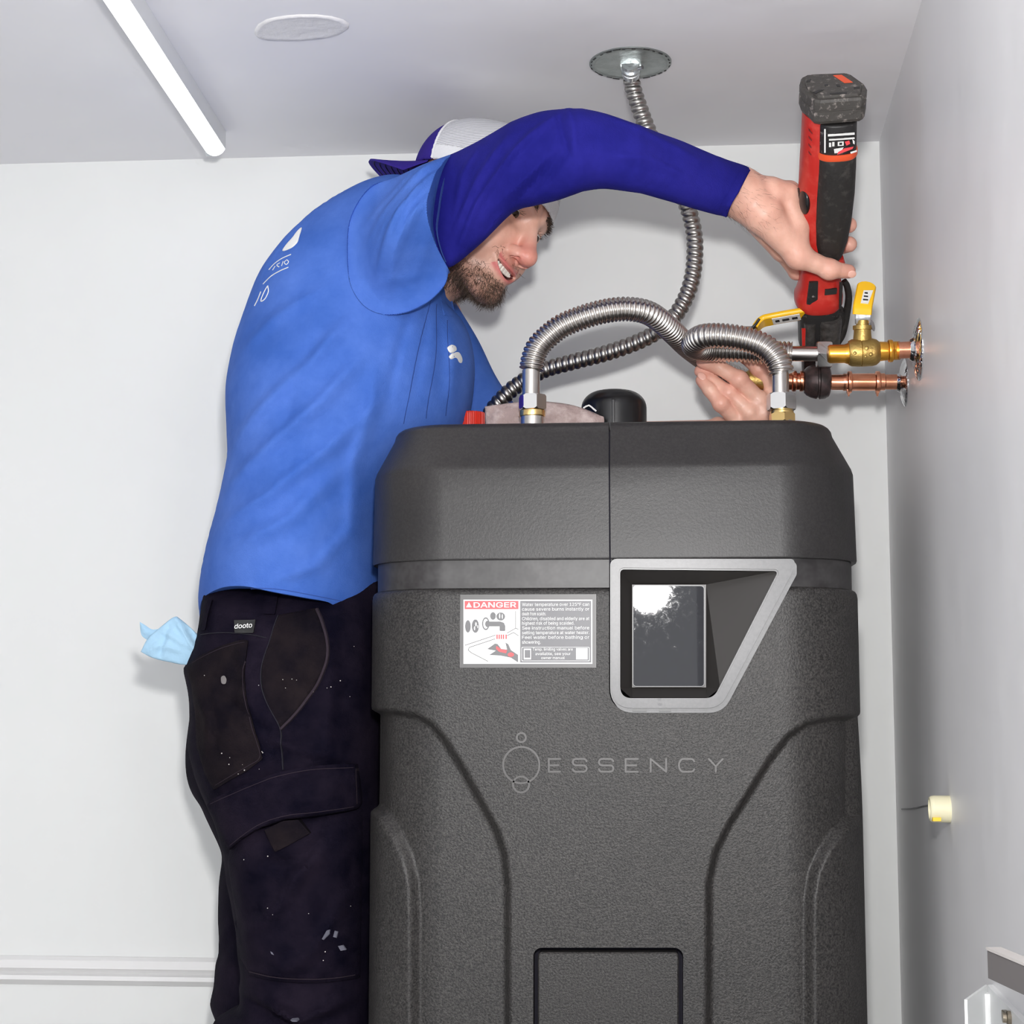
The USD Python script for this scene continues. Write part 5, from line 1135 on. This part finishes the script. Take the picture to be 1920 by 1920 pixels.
for l, li in (([(362, 1243), (415, 1216), (460, 1204)], .0042), ([(461, 1240), (456, 1265), (459, 1305), (469, 1345), (482, 1390), (488, 1420), (464, 1437), (405, 1472)], .0042), ([(400, 1506), (440, 1488), (490, 1467), (527, 1454), (590, 1442), (667, 1438)], .0176), ([(672, 1440), (674, 1506)], .0176), ([(668, 1511), (590, 1522), (540, 1528), (490, 1545), (437, 1583)], .0176), ([(470, 1820), (520, 1831), (560, 1834), (617, 1833), (668, 1826)], .008)):
    part('stitching', LG.ribbon(l, .0013, li), 'stitch', TRS)
part('waist_seam', LG.ribbon([(376, 1190), (420, 1186), (470, 1190), (500, 1196)], .0016, .0012), 'dark_seam', TRS)
part('belt_loop', LG.patch([(500, 1108), (525, 1108), (517, 1152), (495, 1151)], .006, .003, curve=False), 'trouser', TRS, 60)
part('belt_loop', LG.patch([(390, 1125), (400, 1125), (386, 1182), (378, 1182)], .006, .003, curve=False), 'trouser', TRS, 60)
part('waist_tag', LG.patch([(440, 1163), (480, 1162), (476, 1187), (441, 1187)], .0035, .003, curve=False), 'ink', TRS, 60)
tg = meshkit.text_mesh('dooto', 0.0060, 0.0003, True); W0 = LG.to_xz([(440, 1179)])[0]; W1 = LG.to_xz([(474, 1176)])[0]
v = tg.vertices; sx = (W1[0] - W0[0]) / (v[:, 0].max()); x = W0[0] + v[:, 0] * sx; z = W0[2] + v[:, 1] + (x - W0[0]) * .06
tg.vertices = np.stack([x, LG.y(x, z) - .0042 - v[:, 2], z], 1); part('tag_lettering', tg, 'paper', TRS, False)
for pts in ([(607, 1758), (616, 1742), (623, 1740), (622, 1749), (611, 1760)], [(628, 1754), (631, 1742), (638, 1744), (635, 1756)], [(637, 1771), (647, 1769), (653, 1778), (642, 1780)], [(511, 1781), (515, 1783), (518, 1788), (513, 1786)], [(548, 1909), (560, 1908), (562, 1912), (552, 1912)]):
    part('paint_fleck', LG.patch(pts, .0125, .0015, curve=False), 'fleck', TRS, 60)
part('paint_fleck', LG.patch([(416, 1270), (422, 1267), (426, 1274), (424, 1282), (417, 1281)], .004, .0015), 'galv', TRS, 60)
rs = np.random.default_rng(5); sp = []
for k in range(30):
    px, py = [(rs.uniform(380, 680), rs.uniform(1190, 1500)), (rs.uniform(450, 690), rs.uniform(1600, 1830)), (rs.normal(560, 40), rs.normal(1290, 25)), (rs.normal(440, 25), rs.normal(1435, 14))][k % 4]
    p = LG.to_xz([(px, py)])[0] + [0, -.0045 - .009 * (py > 1600), 0]; sp.append(trimesh.creation.icosphere(1, rs.uniform(.0004, .0009)).apply_translation(p))
part('dust_specks', cat_(sp), 'galv_light', TRS, True, kind='stuff')
# boots
for x0, Y in ((560, 2.14), (540, 2.29)):
    p = at(x0, 2640, Y); p[2] = 0
    def boot_sdf(P, p=p): 
        d = smin(rc(P, p + [0, 0, .20], p + [0, 0, .06], .055, .05), rc(P, p + [-.02, 0, .045], p + [.14, 0, .04], .047, .042), .03); return smax(d, .004 - P[:, 2], .003)
    part('boot', nets(boot_sdf, p + [-.1, -.08, -.01], p + [.22, .08, .29], .006), 'boot', MAN, 60)

# ---- cap, worn backwards
def rim_z(x): return .003 + (.13 + x) * .13
def crown_d(q, g): return smin(el(q, (-.014, 0, .028), (.106 + g, .084 + g, .093 + g)), el(q, (-.066, 0, .040), (.058 + g, .068 + g, .062 + g)), .03)
def cap_sdf(P, lo=-9, hi=9):
    q = to_l(P); d = crown_d(q, .002); d = np.maximum(d, -crown_d(q, -.002)); d = np.maximum(d, rim_z(q[:, 0]) - q[:, 2]); return d
def cap_part(P, which):
    q = to_l(P); s = q[:, 0] + .054 + .42 * q[:, 2]
    d = cap_sdf(P); return np.maximum(d, s if which == 'panel' else -s)
def cap_white(P):
    q = to_l(P); s = q[:, 0] + .054 + .42 * q[:, 2]; return np.maximum(cap_sdf(P), -s)
hb0, hb1 = HC - .19, HC + .19
CP = part('cap', nets(lambda P: cap_part(P, 'panel'), hb0, hb1, .0022), 'cap_blue', MAN, 45, label='dark blue front panel of the backward cap')
part('mesh_back', nets(lambda P: np.maximum(cap_white(P), -(to_l(P)[:, 2] - rim_z(to_l(P)[:, 0]) - .022)), hb0, hb1, .0022), 'cap_mesh', CP, 45)
part('sweat_band', nets(lambda P: np.maximum(np.maximum(crown_d(to_l(P), .0028), -crown_d(to_l(P), -.002)), np.maximum(np.maximum(rim_z(to_l(P)[:, 0]) - to_l(P)[:, 2], to_l(P)[:, 2] - rim_z(to_l(P)[:, 0]) - .0225), -(to_l(P)[:, 0] + .054 + .42 * to_l(P)[:, 2]))), hb0, hb1, .0022), 'cap_white', CP, 45)
def piping(P):
    q = to_l(P); s = np.abs(q[:, 0] + .054 + .42 * q[:, 2]) - .0022; return np.maximum(np.maximum(np.maximum(crown_d(q, .0035), -crown_d(q, 0)), rim_z(q[:, 0]) - q[:, 2]), s)
part('piping', nets(piping, hb0, hb1, .0018), 'cap_white', CP, 45)
def brim_surface(n=28, m=16, t=0.0):
    a = np.linspace(-1.15, 1.15, n); rows = []
    for i in range(m + 1):
        r = i / m; rows.append([])
        for th in a:
            c, s = math.cos(th), math.sin(th); x0, y0 = -.018 - .105 * c - .004, .084 * s; ext = .088 * max(0, math.cos(th * 1.28)) ** .55
            x = x0 - ext * r; y = y0 * (1 + .06 * r); z = rim_z(x0) + .002 - .020 * (y / .08) ** 2 * (.3 + .7 * r) - .010 * r + t; rows[-1].append((x, y, z))
    return np.array(rows)
U_, L_ = brim_surface(t=.0016), brim_surface(t=-.0016); m_, n_2 = U_.shape[:2]
vb = np.vstack([U_.reshape(-1, 3), L_.reshape(-1, 3)]); fb = []
idx_ = np.arange(m_ * n_2).reshape(m_, n_2); o_ = m_ * n_2
for a, b, c, d in zip(idx_[:-1, :-1].ravel(), idx_[:-1, 1:].ravel(), idx_[1:, 1:].ravel(), idx_[1:, :-1].ravel()): fb += [[a, b, c], [a, c, d], [a + o_, c + o_, b + o_], [a + o_, d + o_, c + o_]]
loop = np.r_[idx_[0, :], idx_[1:, -1], idx_[-1, -2::-1], idx_[-2:0:-1, 0]]
for a, b in zip(loop, np.roll(loop, -1)): fb += [[a, a + o_, b + o_], [a, b + o_, b]]
bt = trimesh.Trimesh(to_w(vb), fb, process=False); bt.fix_normals(); part('brim', bt, 'cap_blue', CP, 40)
for k in range(2, 15, 2):
    row = L_[k][2:-2]; part('brim_stitch', wire(to_w(row - [0, 0, .0004]), .0006, 6, .006), 'dark_seam', CP)
pq = to_w(np.array([(-.118, -.045, .050)]))[0]
part('strap', nets(lambda P: np.maximum(np.maximum(crown_d(to_l(P), .003), -crown_d(to_l(P), .0005)), np.maximum(np.abs(to_l(P)[:, 2] - rim_z(to_l(P)[:, 0]) - .006) - .008, .05 - to_l(P)[:, 0])), hb0, hb1, .0022), 'cap_white', CP, 45)

# ---- paper towel in the back pocket
PTW = thing('paper_towel', 'crumpled light blue paper towel sticking out of the man\'s back pocket', 'paper towel')
tw = [(264, 1222, 1), (277, 1197), (297, 1179), (322, 1159), (332, 1156, 1), (352, 1172), (375, 1195), (391, 1220, 1), (380, 1236), (367, 1234), (363, 1247, 1), (340, 1246), (320, 1242), (297, 1237), (280, 1231)]
TWI = Inflated(C2(tw), 2.10, .34, res=.003, folds=[([(330, 1158), (352, 1190), (372, 1226)], 5, .006), ([(300, 1180), (330, 1195), (360, 1215)], 6, .004), ([(352, 1178), (366, 1200), (385, 1222)], 4, -.006), ([(275, 1215), (310, 1212), (350, 1222)], 6, .003), ([(320, 1170), (310, 1200), (300, 1230)], 5, -.004)], noise=.0015, noise_scale=90)
part('sheet', TWI.mesh, 'towel', PTW, 50)
T2 = Inflated(C2([(262, 1166, 1), (272, 1172), (285, 1180), (299, 1179, 1), (290, 1190), (276, 1200, 1), (265, 1190)]), 2.115, .25, res=.003, folds=[([(265, 1172), (275, 1185), (288, 1188)], 4, .003)])
part('sheet', T2.mesh, 'towel', PTW, 50)

# ================================================================ the press tool
PT_ = thing('press_tool', 'dusty red and black battery press tool gripped in the man\'s hand', 'power tool')
TA, TB = at(1535, 720, 2.29), at(1562, 172, 1.99)
TAX = (TB - TA) / np.linalg.norm(TB - TA)
def taxis(py):
    """Point of the tool's axis seen at this pixel row."""
    lo, hi = -.2, 1.2
    for _ in range(50):
        m = (lo + hi) / 2; p = TA + (TB - TA) * m
        if proj(p[None])[0][1] > py: lo = m
        else: hi = m
    return TA + (TB - TA) * lo
TXD = RGT - TAX * (RGT @ TAX); TXD /= np.linalg.norm(TXD); TYD = np.cross(TXD, TAX)
if TYD @ FWD > 0: TYD = -TYD                                   # towards the camera
def tloft(secs, n=40, p=2.6, dy=0.0):
    """secs: (pixel row, left pixel, right pixel, depth in m, shift towards the camera in m)."""
    rows = []; th = np.arange(n) * 2 * np.pi / n
    for py, x0, x1, dep, sh in secs:
        c = taxis(py); w = (c - CAM) @ FWD; cx = proj(c[None])[0][0]; a = (x1 - x0) / 2 * w / FPX; off = ((x0 + x1) / 2 - cx) * w / FPX
        cs, sn = np.cos(th), np.sin(th); ex = np.sign(cs) * np.abs(cs) ** (2 / p) * a; ey = np.sign(sn) * np.abs(sn) ** (2 / p) * dep
        rows.append(c + TXD * (off + ex)[:, None] + TYD * (sh + ey)[:, None])
    return tube_rows(rows)
part('red_body', tloft([(206, 1506, 1598, .030, 0), (214, 1505, 1600, .032, 0), (262, 1503, 1598, .033, 0), (300, 1501, 1594, .033, -.002), (350, 1499, 1590, .031, -.003), (400, 1497, 1586, .029, -.003), (440, 1499, 1578, .027, -.002), (472, 1503, 1574, .025, 0), (500, 1500, 1574, .026, 0), (525, 1499, 1576, .028, 0), (542, 1494, 1578, .030, 0), (550, 1490, 1579, .032, 0), (562, 1490, 1578, .032, 0), (570, 1496, 1572, .029, 0)]), 'tool_red', PT_, 40)
part('grip', tloft([(272, 1528, 1598, .020, .018), (276, 1526, 1600, .023, .019), (300, 1525, 1600, .024, .017), (350, 1523, 1598, .024, .015), (400, 1521, 1593, .023, .013), (440, 1521, 1586, .021, .012), (466, 1525, 1577, .018, .012), (475, 1530, 1572, .014, .012)], p=2.3), 'rubber', PT_, 40, label='dusty black rubber grip')
part('label_panel', tloft([(210, 1530, 1599, .018, .0195), (214, 1528, 1601, .022, .0195), (264, 1526, 1600, .022, .0195), (267, 1528, 1598, .018, .0195)], p=2.4), 'tool_black', PT_, 40)
part('orange_ring', tloft([(264, 1525, 1602, .0235, .0200), (273, 1525, 1602, .0240, .0195), (277, 1526, 1600, .0225, .0190)], p=2.4), 'tool_orange', PT_, 40)
def on_tool(px, py, d):
    c = taxis(py); w = (c - CAM) @ FWD; cx = proj(c[None])[0][0]; return c + TXD * ((px - cx) * w / FPX) + TYD * d
def tplate(pts, d, th=.0008):
    top = [on_tool(x, y, d) for x, y in pts]; bot = [p - TYD * th for p in top]; return trimesh.Trimesh(np.array(top + bot)).convex_hull
pr = [([(1536, 258), (1536, 214), (1539, 214), (1539, 258)], 'paper'), ([(1543, 224), (1592, 224), (1592, 228), (1543, 228)], 'paper'), ([(1545, 233), (1592, 233), (1592, 236), (1545, 236)], 'paper'), ([(1545, 240), (1549, 240), (1549, 248), (1545, 248)], 'paper'), ([(1551, 239), (1555, 239), (1555, 247), (1551, 247)], 'paper'), ([(1561, 239), (1572, 239), (1572, 247), (1561, 247)], 'paper'), ([(1564, 241), (1569, 241), (1569, 245), (1564, 245)], 'ink'),
      ([(1574, 240), (1582, 238), (1584, 244), (1577, 247)], 'red_print'), ([(1588, 236), (1592, 240), (1592, 246), (1589, 244)], 'paper'), ([(1554, 252), (1572, 250), (1566, 260), (1555, 260)], 'paper'), ([(1562, 258), (1574, 252), (1590, 250), (1588, 254), (1572, 259), (1560, 263)], 'red_print'), ([(1584, 260), (1596, 257), (1596, 260), (1585, 263)], 'paper')]
for k, (pts, m) in enumerate(pr): part('label_print', tplate(pts, .0415 + .0003 * (m != 'paper')), m, PT_, False)
for y in (222, 236, 250, 264): part('cooling_slot', tplate([(1511, y), (1524, y + 14), (1524, y + 17), (1511, y + 3)], .0262, .003), 'slot', PT_, False)
part('button', lathe([(0, .0125), (.003, .0120), (.004, .008), (.0045, .001)], on_tool(1502, 366, .0), on_tool(1480, 366, .004), 32).apply_transform(np.eye(4)), 'black', PT_, 40)
b0 = on_tool(1506.5, 366, .013); part('side_knob', trimesh.creation.icosphere(3, 1.0).apply_transform(np.vstack([np.column_stack([TXD * .0065 + TYD * .004, TYD * .012, TAX * .0175, b0]), [0, 0, 0, 1]])), 'black', PT_, True)
part('status_window', tplate([(1550, 478), (1567, 478), (1567, 486), (1553, 486)], .0262), 'cap_blue', PT_, False)
part('trigger', tloft([(480, 1560, 1580, .010, .004), (490, 1562, 1583, .012, .004), (500, 1562, 1580, .010, .004)]), 'tool_red', PT_, 40)
part('vent_window', tplate([(1512, 507), (1528, 507), (1527, 553), (1507, 547)], .0295, .004), 'tool_black', PT_, False)
part('vent_window', tplate([(1541, 522), (1563, 522), (1562, 531), (1540, 532)], .0300, .004), 'ink', PT_, False)
part('side_strip', tplate([(1568, 512), (1574, 514), (1571, 562), (1567, 560)], .0285, .004), 'ink', PT_, False)
part('black_neck', tloft([(568, 1497, 1572, .027, 0), (575, 1497, 1573, .027, 0), (600, 1497, 1571, .027, 0), (640, 1498, 1568, .025, 0), (650, 1502, 1562, .022, 0)], p=3.2), 'tool_black', PT_, 40)
part('neck_cylinder', tloft([(584, 1530, 1573, .018, .016), (590, 1528, 1575, .019, .016), (640, 1530, 1570, .018, .016), (648, 1533, 1566, .014, .016)], p=2.0), 'tool_grey', PT_, 40)
part('neck_cylinder', tloft([(588, 1503, 1527, .012, .018), (645, 1505, 1525, .012, .017)], p=2.4), 'tool_grey', PT_, 40)
part('red_stripe', tplate([(1498, 594), (1505, 594), (1504, 632), (1499, 632)], .029, .003), 'tool_red', PT_, False)
part('release_hook', sweep(*spline([on_tool(1568, 640, .004), on_tool(1578, 625, .002), on_tool(1587, 590, 0), on_tool(1591, 562, 0), on_tool(1588, 540, 0), on_tool(1582, 529, 0)], .002), lambda s, th: .0062 * (1 - s / .16 * .55), 14), 'rubber', PT_, 40)
part('hook_body', tloft([(585, 1565, 1583, .010, -.004), (600, 1564, 1588, .011, -.004), (640, 1562, 1579, .010, -.004)]), 'rubber', PT_, 40)
# the jaw closed round the lower pipe
jc = at(1530, 716, YL)
def ring(cx, ro, ri, w): 
    a = m3.CrossSection.circle(ro, 48) - m3.CrossSection.circle(ri, 48); t = tm(m3.Manifold.extrude(a, w)); v = t.vertices
    t.vertices = np.stack([cx + v[:, 2] - w / 2, jc[1] + v[:, 0], jc[2] + v[:, 1]], 1); t.fix_normals(); return t
part('jaw', cat_([run_x([(1507, 14.8), (1508, 22), (1513, 27), (1521, 31), (1531, 33.5), (1533, 31), (1535, 31), (1537, 34), (1547, 33), (1554, 29), (1557, 22), (1558, 14.8)], 715, YL - .001, 715, 48)]), 'jaw', PT_, 35, label='dark steel jaw round the copper pipe')
part('jaw_arm', tloft([(646, 1506, 1560, .016, .0), (668, 1504, 1556, .014, 0), (690, 1504, 1556, .012, 0), (712, 1506, 1554, .011, 0)], p=4), 'jaw', PT_, 40)
part('jaw_pin', cyl(on_tool(1540, 652, .026), on_tool(1540, 652, .008), .0095, 28, .001), 'tool_red', PT_)
# battery
bc_ = taxis(178)
def bplate(pts, t0, t1, inset0=0.0, inset1=0.0):
    """A prism along the tool's axis; pts in metres (right, towards camera)."""
    g = Polygon(pts); rows = []
    for t, s in ((t0, inset0), (t0 + .004, 0), (t1 - .005, 0), (t1, inset1)):
        q_ = np.array(g.buffer(-s, join_style=2).exterior.coords)[:-1] if s else np.array(g.exterior.coords)[:-1]
        rows.append(bc_ + TAX * t + q_[:, :1] * TXD + q_[:, 1:2] * TYD)
    return tube_rows(rows)
def on_plane(px, py, h):
    """Where the sight line through a measured pixel meets the plane across the tool's axis at height h over the battery's middle."""
    d = at(px, py, 1.0) - CAM; o = bc_ + TAX * h; t = ((o - CAM) @ TAX) / (d @ TAX); p = CAM + d * t - o; return (p @ TXD, p @ TYD)
oct_ = [on_plane(x, y, .010) for x, y in ((1499, 157), (1502, 146), (1512, 141), (1588, 138), (1597, 141), (1622, 159), (1626, 166), (1623, 181), (1616, 185), (1538, 191), (1527, 189), (1503, 168))]
oct_ = np.array(oct_); oct_c = oct_.mean(0)
def bp2(t0, t1, sc0, sc1):
    rows = []
    for t, s in ((t0, sc0), (t0 + .004, 1.0), (-.004, 1.0), (-.0035, .975), (-.001, .975), (-.0005, 1.0), (t1 - .003, 1.0), (t1, sc1)):
        q_ = oct_c + (oct_ - oct_c) * s; rows.append(bc_ + TAX * t + q_[:, :1] * TXD + q_[:, 1:2] * TYD)
    return tube_rows(rows)
BT = part('battery', bp2(-.020, .011, .95, .95), 'battery', PT_, 25, label='scuffed black battery pack')
part('battery_lid', tube_rows([bc_ + TAX * t + (oct_c + (oct_ - oct_c) * s)[:, :1] * TXD + (oct_c + (oct_ - oct_c) * s)[:, 1:2] * TYD for t, s in ((.008, .86), (.0125, .84), (.0140, .80))]), 'battery', BT, 25)
def btop(pts, h, th): 
    top = [bc_ + TAX * h + TXD * a + TYD * b for a, b in pts]; return trimesh.Trimesh(np.array(top + [p - TAX * th for p in top])).convex_hull
P_ = lambda l: [on_plane(x, y, .0145) for x, y in l]
part('battery_label', btop(P_([(1562, 141), (1578, 140), (1599, 154), (1583, 155)]), .0145, .001), 'tool_orange', BT, False)
for pts in ([(1523, 173), (1535, 168), (1545, 168), (1530, 175)], [(1546, 158), (1552, 157), (1553, 160), (1547, 161)], [(1568, 158), (1574, 157), (1576, 162), (1570, 162)], [(1556, 174), (1588, 172), (1588, 175), (1557, 177)], [(1513, 150), (1521, 148), (1519, 153), (1512, 154)], [(1600, 163), (1612, 162), (1612, 165), (1601, 166)]):
    part('battery_notch', btop(P_(pts), .0144, .0005), 'ink', BT, False)
part('latch_gap', tloft([(200, 1520, 1598, .022, .010), (208, 1535, 1596, .020, .016)]), 'black', PT_, 40)
